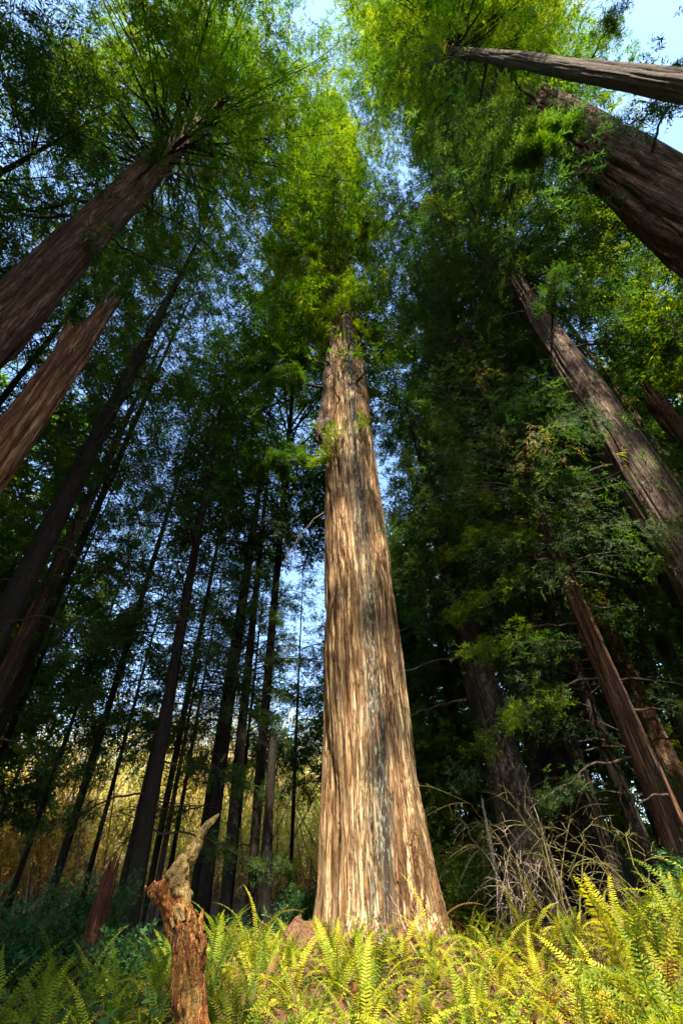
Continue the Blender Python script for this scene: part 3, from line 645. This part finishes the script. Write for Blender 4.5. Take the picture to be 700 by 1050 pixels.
FARLAB = {'left': 'distant conifer in the wood behind the slim dark trunks', 'mid': 'distant conifer behind the giant redwood and the short black snag', 'right': 'distant conifer in the gloom behind the drooping hemlock',
          'edge': 'distant conifer behind the brown trunk with the sunlit upper stem'}
far_first = {}
far_list = [  # az, D, proto, scale
    (-66, 34, 0, 1.0), (-58, 40, 2, 1.05), (-54, 30, 1, .95), (-50, 47, 0, 1.0), (-44, 40, 2, 1.0), (-41, 50, 2, .9), (-35, 38, 1, 1.1), (-33, 55, 0, .9), (-30, 46, 1, 1.15),
    (-24.5, 44, 1, 1.05), (-17.5, 48, 1, 1.15), (-11.5, 42, 1, .95), (-6, 48, 1, 1.05), (-2.5, 42, 1, .75), (3, 46, 2, .95), (7.5, 36, 1, .8), (10, 52, 2, 1.0), (13, 42, 0, .95),
    (12, 33, 1, .62), (18, 48, 1, 1.05), (23.5, 42, 2, 1.0), (27.5, 50, 0, 1.1), (26, 46, 1, .9), (33, 40, 2, 1.0), (37, 46, 0, 1.05), (41, 44, 1, 1.0), (45, 42, 2, 1.1), (50, 36, 0, 1.1), (53, 46, 2, 1.2),
    (59, 38, 0, 1.1), (64, 44, 2, 1.2), (70, 36, 0, 1.2), (78, 40, 2, 1.2), (-62, 26, 1, 1.1), (-72, 30, 2, 1.1)]
for az, D, k, sc in far_list:
    x, y = pol(az, D); z = float(gz(x, y)) - .05
    reg = 'left' if az < -14 else 'mid' if az < 8 else 'right' if az < 34 else 'edge'
    if k not in far_first:
        nm, pr, bark, kw = protos[k]
        far_first[k] = tree(nm, az, D, pr, FARLAB[reg], bark, kw, group='far conifers', tkw=dict(nseg=16, dz=1.5))
        far_first[k].scale = (sc, sc, sc)
    else: dup(far_first[k], (x, y, z), az * .7, sc, FARLAB[reg])
nm, pr, bark, kw = protos[3]
al0 = None
for az, D, sc in ((6.5, 28, .55), (9.5, 31, .6), (20, 36, .5), (28.5, 38, .55), (36, 33, .6), (12.8, 40, .6), (24, 44, .7)):
    x, y = pol(az, D); z = float(gz(x, y)) - .05
    lab = 'small lime leaved alder glimpsed in sun behind the giant redwood' if az < 12 else 'small lime leaved alder glimpsed in sun through the gloom'
    if al0 is None:
        al0 = tree(nm, az, D, pr, lab, bark, kw, group='lime leaved alders', tkw=dict(nseg=12, dz=1.5)); al0.scale = (sc,) * 3
    else: dup(al0, (x, y, z), az, sc, lab)

# ------------------------------------------------------------------ golden thicket (uncountable)
def thicket(name, azs, Ds, n, hmin, hmax, leafm, mu, per=16, lsz=.34, seed=1, woodm=None, spread=1.):
    r = np.random.default_rng(seed); mb = MB()
    a = np.radians(r.uniform(*azs, n)); D = r.uniform(*Ds, n)
    x = D * np.sin(a); y = D * np.cos(a); z = gz(x, y) - .1
    H = r.uniform(hmin, hmax, n) * (.6 + .8 * vnoise(x * .18 + 40, y * .18 + 40, seed=6)); u = np.linspace(0, 1, 6)
    P = []
    for k in range(n):
        lean = r.normal(0, .32, 2); cv = r.normal(0, .22, 2)
        pts = np.stack([x[k] + H[k] * (lean[0] * u + cv[0] * u * u), y[k] + H[k] * (lean[1] * u + cv[1] * u * u), z[k] + H[k] * (u - .12 * u * u)], -1)
        mb.tube(pts, .006 + .006 * H[k] * (1.05 - u), 3, 1)
        s = r.uniform(.15, 1, per)
        q = np.stack([np.interp(s, u, pts[:, c]) for c in range(3)], -1) + r.normal(0, .22, (per, 3)) * (.4 + .18 * H[k]) * spread
        P.append(q)
    P = np.concatenate(P); m = len(P)
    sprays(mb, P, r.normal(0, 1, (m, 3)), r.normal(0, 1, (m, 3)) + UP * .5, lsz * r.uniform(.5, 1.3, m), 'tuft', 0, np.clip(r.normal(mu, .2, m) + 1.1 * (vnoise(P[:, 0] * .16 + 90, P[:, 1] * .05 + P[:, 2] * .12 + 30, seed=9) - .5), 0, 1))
    return mb.mesh(name, [leafm, woodm or M['branch_pale']])
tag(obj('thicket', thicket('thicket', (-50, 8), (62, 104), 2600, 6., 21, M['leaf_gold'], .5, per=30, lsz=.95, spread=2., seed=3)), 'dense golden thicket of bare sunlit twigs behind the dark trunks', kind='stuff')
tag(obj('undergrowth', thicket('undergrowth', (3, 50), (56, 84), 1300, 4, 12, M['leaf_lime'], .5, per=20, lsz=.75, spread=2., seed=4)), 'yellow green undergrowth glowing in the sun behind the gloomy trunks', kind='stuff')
tag(obj('undergrowth', thicket('undergrowth', (-50, -8), (16, 26), 260, .3, 1.0, M['shrub_leaf'], .4, per=14, lsz=.3, seed=8)), 'low dark undergrowth around the feet of the slim trunks', kind='stuff')

# ------------------------------------------------------------------ stump and twisted log
def stump():
    x, y = pol(-22.8, 13.5); z = float(gz(x, y)) - .05
    return tag(thing('tree_stump', (x, y, z), 'rotten dark red stump broken to a point beside the slender tilted trunk', 'stump'))
st = stump()
h_st = EYE + 13.5 * math.tan(math.radians(4.6)) - st.location.z
obj('stump_wood', trunk_mesh('stump_wood', [(-.4, .36), (0, .32), (.6, .28), (1.3, .24), (h_st + .25, .10)], M['rot_wood'], (.03, 0), nseg=60, dz=.05, flute=.06, nflute=5, fine=.02, jag=.8, seed=17), st)

lx, ly = pol(-14.2, 5.2); lz = float(gz(lx, ly)) - .05
log = thing('broken_snag', (lx, ly, lz), 'twisted orange rotting snag bent to a mossy finger above the ferns', 'dead tree')
def snake(pts, rad, mat, seed, n=26, k=60, fl=.3, mats=None):
    pts = np.asarray(pts, float); t = np.linspace(0, 1, len(pts)); u = np.linspace(0, 1, k)
    # smooth interpolation of the centre line
    c = np.stack([np.interp(u, t, pts[:, i]) for i in range(3)], -1)
    for _ in range(4): c[1:-1] = (c[:-2] + 2 * c[1:-1] + c[2:]) / 4
    r = np.interp(u, t, rad)
    tg = unit(np.gradient(c, axis=0)); a = unit(np.cross(tg, np.array([0, 1., .2]))); b = np.cross(tg, a)
    th = np.linspace(0, 2 * PI, n, endpoint=False); TH, Uu = np.meshgrid(th, u)
    nn = 1 - 1.6 * np.exp(-((vnoise(TH / (2 * PI) * 7 + Uu * 1.2, Uu * 5, 7, seed) - .5) / .12) ** 2) - .8 * np.exp(-((vnoise(TH / (2 * PI) * 15 + Uu, Uu * 12, 15, seed + 4) - .5) / .12) ** 2)
    n2 = vnoise(TH / (2 * PI) * 13, Uu * 22, 13, seed + 1)
    R = r[:, None] * (1 + fl * (nn - .5) + fl * .6 * (n2 - .5))
    V = c[:, None] + R[..., None] * (a[:, None] * np.cos(TH)[..., None] + b[:, None] * np.sin(TH)[..., None])
    i = np.arange(k - 1)[:, None] * n; j = np.arange(n)[None]; j2 = (j + 1) % n
    mb = MB(); mb.add(V.reshape(-1, 3), np.stack([i + j, i + j2, i + n + j2, i + n + j], -1).reshape(-1, 4))
    for e in (0, k - 1):   # close the ends
        cc = V[e].mean(0); q = np.arange(0, n, 2)
        mb.add(np.concatenate([V[e], [cc]]), np.stack([q, (q + 1) % n, (q + 2) % n, 0 * q + n], -1))
    return mb.mesh('wood', [M[mat]], True)
H0 = EYE - lz   # eye height above the snag's foot
obj('stem', snake([(.12, .02, -.3), (.10, 0, .2), (.07, 0, H0 - .72), (.0, 0, H0 - .42), (-.07, -.01, H0 - .15), (-.19, 0, H0), (-.32, .02, H0 + .12), (-.40, .02, H0 + .16), (-.47, .02, H0 + .15)], [.24, .20, .155, .128, .108, .112, .10, .085, .03], 'log_wood', 3, n=72, k=150, fl=.24), log)
obj('limb', snake([(-.12, .0, H0 - .06), (-.20, .02, H0 + .08), (-.26, .03, H0 + .19), (-.22, .03, H0 + .30), (-.16, .04, H0 + .42), (-.11, .05, H0 + .53), (-.04, .06, H0 + .63), (.04, .08, H0 + .71)], [.09, .115, .10, .08, .064, .050, .034, .008], 'log_moss', 6, n=48, k=110, fl=.28), log)
obj('splinter', snake([(.15, -.07, .25), (.22, -.08, .45), (.27, -.08, .62), (.32, -.07, .74), (.35, -.06, .80)], [.11, .08, .05, .025, .004], 'log_wood', 8, n=24, k=40, fl=.5), log)
obj('splinter', snake([(.06, -.05, H0 - .40), (.06, -.06, H0 - .20), (.03, -.06, H0 - .06), (.035, -.05, H0 + .03)], [.07, .05, .03, .003], 'log_wood', 9, n=20, k=30, fl=.4), log)

# ------------------------------------------------------------------ red mound and twigs at the giant's foot
def mound_mesh():
    n = 40; k = 14; th = np.linspace(0, 2 * PI, n, endpoint=False); u = np.linspace(0, 1, k)
    TH, Uu = np.meshgrid(th, u); r = 1 - Uu
    nz = .8 + .5 * vnoise(TH / (2 * PI) * 6, Uu * 4, 6, 7)
    V = np.stack([.85 * r * np.cos(TH) * nz, .6 * r * np.sin(TH) * nz, -.15 + .75 * Uu ** .7 * nz], -1)
    i = np.arange(k - 1)[:, None] * n; j = np.arange(n)[None]; j2 = (j + 1) % n
    mb = MB(); mb.add(V.reshape(-1, 3), np.stack([i + j, i + j2, i + n + j2, i + n + j], -1).reshape(-1, 4))
    return mb.mesh('duff_mound', [M['mound']], True)
for x, y, sc, lab in ((-1.15, 13.6, 1., 'rust red mound of crumbled bark against the giant redwood'), (1.1, 12.9, .8, 'smaller brown mound of bark litter before the giant redwood')):
    o = obj('bark_mound', mound_mesh()); o.location = (x, y, float(gz(x, y))); o.scale = (sc, sc, sc); tag(o, lab, 'mound')
def stick(name, p0, p1, r, label, mat='branch_pale'):
    p0 = np.array(p0); p1 = np.array(p1); u = np.linspace(0, 1, 9)[:, None]
    rr = np.random.default_rng(int(abs(p0[0]) * 100)); pts = (p1 - p0) * u + np.cumsum(rr.normal(0, .02, (9, 3)), 0)
    mb = MB(); mb.tube(pts, r * (1.1 - u[:, 0]), 6); mb.tube(np.array([pts[5], pts[5] + unit(p1 - p0) * .25 + np.array([.1, 0, .08])]), [r * .5, r * .2], 4)
    o = obj(name, mb.mesh(name, [M[mat]], True)); o.location = p0; tag(o, label, 'stick')
stick('dead_stick', (1.2, 11.6, .9), (.75, 12.6, 2.0), .018, 'thin dead stick leaning in the ferns before the giant redwood')
stick('dead_stick', (5.4, 15, 1.0), (5.1, 15.5, 4.2), .03, 'thin upright reddish stick in front of the broad black trunk')

# ------------------------------------------------------------------ bare mossy shrub, dead saplings, leafy shrubs
def bare_shrub_mesh(seed, n, H, spread, mat, curl=.5):
    r = np.random.default_rng(seed); mb = MB()
    for k in range(n):
        a = r.uniform(0, 2 * PI); L = H * r.uniform(.6, 1.15); u = np.linspace(0, 1, 12)
        out = spread * r.uniform(.3, 1.1)
        x = math.cos(a) * (out * u ** 1.2 * L) + np.cumsum(r.normal(0, .022 * L, 12)); y = math.sin(a) * (out * u ** 1.2 * L) + np.cumsum(r.normal(0, .022 * L, 12))
        z = L * (u * 1.1 - curl * r.uniform(.2, 1.1) * u ** 2.5)
        pts = np.stack([x - x[0], y - y[0], z - .1], -1); mb.tube(pts, .015 * (1.1 - u) + .003, 5)
        for b in range(7):
            q = r.integers(3, 11); d = unit(np.array([math.cos(a), math.sin(a), .3]) + r.normal(0, .7, 3)); l = L * r.uniform(.15, .4); w = np.linspace(0, 1, 7)
            pp = pts[q] + d * (l * w)[:, None] + np.array([r.normal(0, .3), r.normal(0, .3), -.5]) * (l * w * w)[:, None]
            mb.tube(pp, .007 * (1.15 - w) + .002, 4)
            for c in range(2):
                e = r.integers(1, 6); d2 = unit(d + r.normal(0, .8, 3)); w2 = np.linspace(0, 1, 4)
                mb.tube(pp[e] + d2 * (l * .4 * w2)[:, None] - UP * (l * .15 * w2 * w2)[:, None], .005 * (1.2 - w2) + .002, 3)
    return mb.mesh('stems', [mat])
for az, D, n, H, sp, mat, lab in ((18.8, 14.5, 9, 4.4, .7, 'moss_twig', 'bare shrub of curling mossy twigs in front of the broad black trunk'),
                                  (15.2, 15.5, 9, 3.0, .45, 'branch_pale', 'bare shrub of pale upright dead twigs near the dark leaning redwood'),
                                  (26.5, 13.8, 6, 3.0, .8, 'moss_twig', 'low bare shrub of arching twigs under the drooping hemlock')):
    x, y = pol(az, D); o = obj('bare_shrub', bare_shrub_mesh(int(az * 10), n, H, sp, M[mat])); o.location = (x, y, float(gz(x, y))); tag(o, lab, 'shrub')
for az, D, h, lab in ((13.9, 17, 3.4, 'pale dead sapling trunk beside the bare pale twigs'), (31.0, 12.5, 3.0, 'thin dead stem standing in shade beside the drooping hemlock')):
    tree('dead_sapling', az, D, [(-.3, .11), (0, .09), (h * .6, .07), (h, .03)], lab, 'bark_pale' if az < 20 else 'bark_red', None, cat='dead tree', tkw=dict(nseg=14, dz=.2, jag=.3),
         branches=[dict(h=h * .5, az=60, L=.8, r0=.02, twigs=3), dict(h=h * .75, az=-80, L=.7, r0=.015, twigs=3)])
def leafy_shrub(az, D, H, R, nleaf, leafm, mu, label, seed):
    x, y = pol(az, D); r = np.random.default_rng(seed)
    root = thing('leafy_shrub', (x, y, float(gz(x, y)) - .05), label, 'shrub')
    mb = MB(); mf = MB(); P = []
    for k in range(18):
        a = r.uniform(0, 2 * PI); u = np.linspace(0, 1, 6); L = H * r.uniform(.6, 1.1); o = R * r.uniform(.2, 1.)
        pts = np.stack([math.cos(a) * o * u, math.sin(a) * o * u, L * (u - .15 * u * u)], -1); mb.tube(pts, .016 * (1.1 - u), 4)
        m = nleaf // 18; s = r.uniform(.2, 1, m)
        P.append(np.stack([np.interp(s, u, pts[:, c]) for c in range(3)], -1) + r.normal(0, .16, (m, 3)))
    P = np.concatenate(P); m = len(P)
    sprays(mf, P, r.normal(0, 1, (m, 3)), UP + r.normal(0, .5, (m, 3)), .26 * r.uniform(.6, 1.3, m), 'tuft', 0, np.clip(r.normal(mu, .2, m), 0, 1))
    obj('foliage', mf.mesh('foliage', [leafm]), root); obj('stem', mb.mesh('stem', [M['branch']]), root)
leafy_shrub(-24.8, 15.5, 2.2, 1.3, 1200, M['shrub_leaf'], .6, 'dark green leafy shrub beside the rotten red stump', 1)
leafy_shrub(-28.5, 14, 1.7, 1.3, 900, M['shrub_leaf'], .4, 'low dark leafy shrub past the rotten red stump at the edge of the ferns', 2)
leafy_shrub(-20.2, 12.5, 1.1, .9, 500, M['shrub_leaf'], .45, 'small grey green shrub hugging the foot of the red stump', 3)
leafy_shrub(10.2, 19, 2.6, 1.3, 1100, M['leaf_lime'], .45, 'bright yellow green shrub just beside the foot of the giant redwood', 4)
leafy_shrub(13.0, 21, 2.4, 1.2, 900, M['leaf_lime'], .3, 'green shrub between the giant redwood and the pale dead sapling', 5)
leafy_shrub(-4.5, 20, 1.6, 1.1, 700, M['shrub_leaf'], .7, 'dim green shrub tucked behind the other side of the giant redwood', 6)
leafy_shrub(32.5, 14.5, 1.5, 1.4, 800, M['shrub_leaf'], .4, 'dark shrub beside the drooping hemlock', 7)

# ------------------------------------------------------------------ sword ferns
def frond_arrays(L, arch, seed, W=.085, curl=0.):
    """one arching frond along +x; returns verts, quads"""
    r = np.random.default_rng(seed); n = 34
    v = []; f = []
    def pt(s):
        a0 = math.radians(78); a1 = a0 - arch * s
        # integrate the arc
        q = np.linspace(0, s, 12); ang = a0 - arch * q ** 1.3
        return np.array([np.trapz(np.cos(ang), q), 0, np.trapz(np.sin(ang), q)]) * L, a0 - arch * s ** 1.3
    pts = []
    for k in range(n + 1):
        p, a = pt(k / n); pts.append(p)
    pts = np.array(pts); wob = np.cumsum(r.normal(0, .004, n + 1)) * L; pts[:, 1] += wob
    tg = unit(np.gradient(pts, axis=0))
    up = np.stack([-tg[:, 2], 0 * tg[:, 0], tg[:, 0]], -1)
    for k in range(3, n + 1):
        s = k / n; w = W * (min(1, (s - .08) * 5) ** .6) * (1 - s ** 2.4) * 1.05 + .006
        hw = L / n * .30
        for sg in (-1, 1):
            tw = r.normal(0, .12); sweep = .3 * w
            b = pts[k]; side = np.array([0, sg * 1., 0]); lift = up[k] * (w * (.22 + tw)) * (1 - curl * 2)
            q = len(v)
            v += [b - tg[k] * hw, b + tg[k] * hw, b + side * w * .62 + tg[k] * (hw * .8 + sweep * .6) + lift * .8, b + side * w * .62 + tg[k] * (sweep * .6 - hw * .8) + lift * .8]
            f.append((q, q + 1, q + 2, q + 3))
            v += [b + side * w + tg[k] * (sweep + hw * .3) + lift * .5 - up[k] * w * .15, b + side * w + tg[k] * (sweep - hw * .1) + lift * .5 - up[k] * w * .15]
            f.append((q + 3, q + 2, q + 4, q + 5))
    v = np.array(v); f = np.array(f)
    mb = MB(); mb.tube(pts, .0045 * (1.15 - np.linspace(0, 1, n + 1)), 3)
    return v, f, mb
FR = {}
for mt in ('fern_green', 'fern_yellow', 'fern_brown'):
    for k in range(5):
        L = (.95, .85, 1.05, .75, .9)[k]; arch = (1.5, 2.0, 1.15, 2.3, 1.75)[k]
        if mt == 'fern_brown': arch += .5
        v, f, rb = frond_arrays(L, arch, k + 7, W=(.062, .055, .07, .052, .06)[k] * (.75 if mt == 'fern_brown' else 1), curl=.5 if mt == 'fern_brown' else 0)
        mb = MB(); mb.add(v, f, 0, np.clip(rng.normal((.2, .35, .5, .65, .8)[k], .13, len(f)), 0, 1))
        mb.add(np.concatenate(rb.v), np.concatenate(rb.f), 1)
        FR[mt, k] = (mb, mb.mesh('frond', [M[mt], M['moss_twig']]))
def whole_fern(nf, mix, seed):
    """a far fern in one mesh: its fronds are only a few pixels each"""
    r = np.random.default_rng(seed); mb = MB(); mats = ['fern_green', 'fern_yellow', 'fern_brown']
    for q in range(nf):
        mt = r.choice(3, p=mix); k = r.integers(5); src = FR[mats[mt], k][0]
        az = q / nf * 2 * PI + r.normal(0, .25); ti = r.normal(0, .22); s = r.uniform(.7, 1.15)
        Rm = np.array((Matrix.Rotation(az, 3, 'Z') @ Matrix.Rotation(ti, 3, 'Y') @ Matrix.Rotation(r.normal(0, .3), 3, 'X'))) * s
        for v, f, m, t in zip(src.v, src.f, src.m, src.t):
            off = 0 if len(mb.v) == 0 else 0
        v = np.concatenate(src.v) @ Rm.T; f = np.concatenate(src.f)
        base = mb.n; mb.v.append(v.astype(np.float32)); mb.f.append(f + base); mb.n += len(v)
        mm = np.concatenate(src.m); mb.m.append(np.where(mm == 1, 3, mt).astype(np.int32)); mb.t.append(np.concatenate(src.t))
    return mb.mesh('fern', [M[m] for m in mats] + [M['moss_twig']])
WF = [whole_fern(13, [(.66, .2, .14), (.5, .28, .22), (.84, .08, .08), (.4, .3, .3)][k % 4], 60 + k) for k in range(8)]
r = np.random.default_rng(77); pts = []
tries = 0
while tries < 9000:
    tries += 1
    D = math.sqrt(r.uniform(4.0 ** 2, 14.6 ** 2)); az = r.uniform(-40, 52)
    x, y = pol(az, D)
    if y > 14.3 or math.hypot(x - GX, y - GY) < 1.75 or math.hypot(x - lx, y - ly) < .42 or (abs(x - lx) < .5 and y < ly and y > ly - 1.2): continue
    if az > 16 and D < 5.4: continue
    mind = .37 + .028 * D
    if any((x - a) ** 2 + (y - b) ** 2 < mind * mind for a, b in pts): continue
    pts.append((x, y))
pts.sort(key=lambda p: math.hypot(*p))
for i, (x, y) in enumerate(pts):
    D = math.hypot(x, y); az = math.degrees(math.atan2(x, y)); z = float(gz(x, y)) - .03
    shade = x < -2.2
    if shade: lab = ('dark green sword fern in the shade near the twisted orange snag' if D < 8 else 'dim sword fern in the shade near the rotten red stump'); kind = 'ferns in the shade'
    elif az > 30: lab = 'arching green sword fern at the shady edge of the sunlit slope'; kind = 'ferns at the shady edge'
    elif D > 10.5 and az < 14: lab = 'sunlit sword fern at the foot of the giant redwood'; kind = 'ferns at the foot of the giant'
    elif D > 10.5: lab = 'sunlit sword fern below the bare mossy shrub'; kind = 'ferns below the mossy shrub'
    else: lab = 'sunlit yellow green sword fern on the near slope'; kind = 'ferns on the sunlit slope'
    sc = r.uniform(.78, 1.2) * (.85 if D < 6 else 1.) * (1.2 if az > 24 else 1.) * (1.3 if D > 7 and r.random() < .16 else 1.)
    if D < 6.6: sc = min(sc, .9)
    mix = (.9, .06, .04) if shade or az > 22 else (.56, .22, .22)  # light put into the colours: greener fronds in shade, yellower in sun
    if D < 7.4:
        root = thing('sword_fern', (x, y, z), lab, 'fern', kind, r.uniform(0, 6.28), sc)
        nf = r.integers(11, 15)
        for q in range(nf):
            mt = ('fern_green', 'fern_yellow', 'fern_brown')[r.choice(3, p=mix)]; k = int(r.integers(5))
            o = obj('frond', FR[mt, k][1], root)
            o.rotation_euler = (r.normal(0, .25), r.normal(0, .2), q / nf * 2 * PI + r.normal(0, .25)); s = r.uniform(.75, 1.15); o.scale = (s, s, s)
            if mt == 'fern_brown': o['label'] = 'dead brown frond'
    else:
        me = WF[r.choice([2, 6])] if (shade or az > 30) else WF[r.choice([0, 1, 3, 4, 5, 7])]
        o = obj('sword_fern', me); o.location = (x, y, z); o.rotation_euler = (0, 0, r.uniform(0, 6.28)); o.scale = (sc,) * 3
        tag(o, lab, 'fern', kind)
print('ferns', len(pts))

# loose dead leaves, small green shoots between the ferns
def cover(n, seed, xr, yr, mu, sz, leafm, hz):
    r = np.random.default_rng(seed); x = r.uniform(*xr, n); y = r.uniform(*yr, n)
    p = np.stack([x, y, gz(x, y) + np.abs(r.normal(0, hz, n))], -1); mb = MB()
    d = r.normal(0, 1, (n, 3)); d[:, 2] = np.abs(d[:, 2]) * .7
    sprays(mb, p, d, UP + r.normal(0, .6, (n, 3)), sz * r.uniform(.5, 1.5, n), 'tuft', 0, np.clip(r.normal(mu, .28, n), 0, 1))
    return mb.mesh('ground_litter', [leafm])
tag(obj('ground_litter', cover(6000, 5, (-9, 12), (2.5, 17), .45, .20, M['litter'], .12)), 'brown dead fronds and twigs littering the ground between the ferns', kind='stuff')
tag(obj('ground_plants', cover(4500, 6, (-2.5, 11), (3, 15), .4, .17, M['fern_green'], .18)), 'small yellow green shoots growing between the ferns', kind='stuff')
tag(obj('ground_plants', cover(3500, 7, (-13, -2), (4, 20), .4, .22, M['shrub_leaf'], .2)), 'small dark green plants between the shaded ferns', kind='stuff')

# ------------------------------------------------------------------ light
SUN_EL, SUN_AZ = 54., 170.      # azimuth clockwise from +Y (straight ahead): the sun stands behind the photographer
w = bpy.data.worlds.new('World'); SC.world = w; w.use_nodes = True
nt = w.node_tree; nt.nodes.clear()
sky = nt.nodes.new('ShaderNodeTexSky'); sky.sky_type = 'NISHITA'; sky.sun_disc = False
sky.sun_elevation = math.radians(SUN_EL); sky.sun_rotation = math.radians(SUN_AZ)
sky.air_density = 1.0; sky.dust_density = .5; sky.ozone_density = 3.0
bg = nt.nodes.new('ShaderNodeBackground'); bg.inputs['Strength'].default_value = .135
ou = nt.nodes.new('ShaderNodeOutputWorld'); nt.links.new(sky.outputs[0], bg.inputs[0]); nt.links.new(bg.outputs[0], ou.inputs[0])
sl = bpy.data.lights.new('sun', 'SUN'); sl.energy = 3.6; sl.angle = math.radians(.5); sl.color = (1., .93, .80)
so = bpy.data.objects.new('sun', sl); COL.objects.link(so)
so.rotation_euler = (math.radians(90 - SUN_EL), 0, -math.radians(SUN_AZ) + PI)

# ------------------------------------------------------------------ camera
f_px, vp = 467.0, (335., -10.)
up = unit(np.array([vp[0] - 350, 525 - vp[1], -f_px])); fw = np.array([0, 0, -1.])
fy = unit(fw - up * (fw @ up)); fx = np.cross(fy, up)
Mx = Matrix.Identity(4)
for i, row in enumerate((fx, fy, up)):
    for j in range(3): Mx[i][j] = row[j]
Mx.translation = (0, 0, EYE)
cam = bpy.data.cameras.new('camera'); co = bpy.data.objects.new('camera', cam); COL.objects.link(co)
co.matrix_world = Mx; cam.sensor_fit = 'VERTICAL'; cam.sensor_height = 36; cam.lens = f_px / 1050 * 36
cam.clip_start = .05; cam.clip_end = 1500
SC.camera = co

SC.view_settings.view_transform = 'Standard'; SC.view_settings.look = 'None'
SC.view_settings.exposure = 2.35; SC.view_settings.gamma = 1.; SC.view_settings.use_curve_mapping = False
SC.cycles.max_bounces = 6; SC.cycles.diffuse_bounces = 3; SC.cycles.glossy_bounces = 2; SC.cycles.transmission_bounces = 5
SC.cycles.use_denoising = True; SC.cycles.denoiser = 'OPENIMAGEDENOISE'; SC.cycles.denoising_input_passes = 'RGB_ALBEDO_NORMAL'; SC.cycles.denoising_prefilter = 'NONE'; SC.cycles.sample_clamp_indirect = 4.0
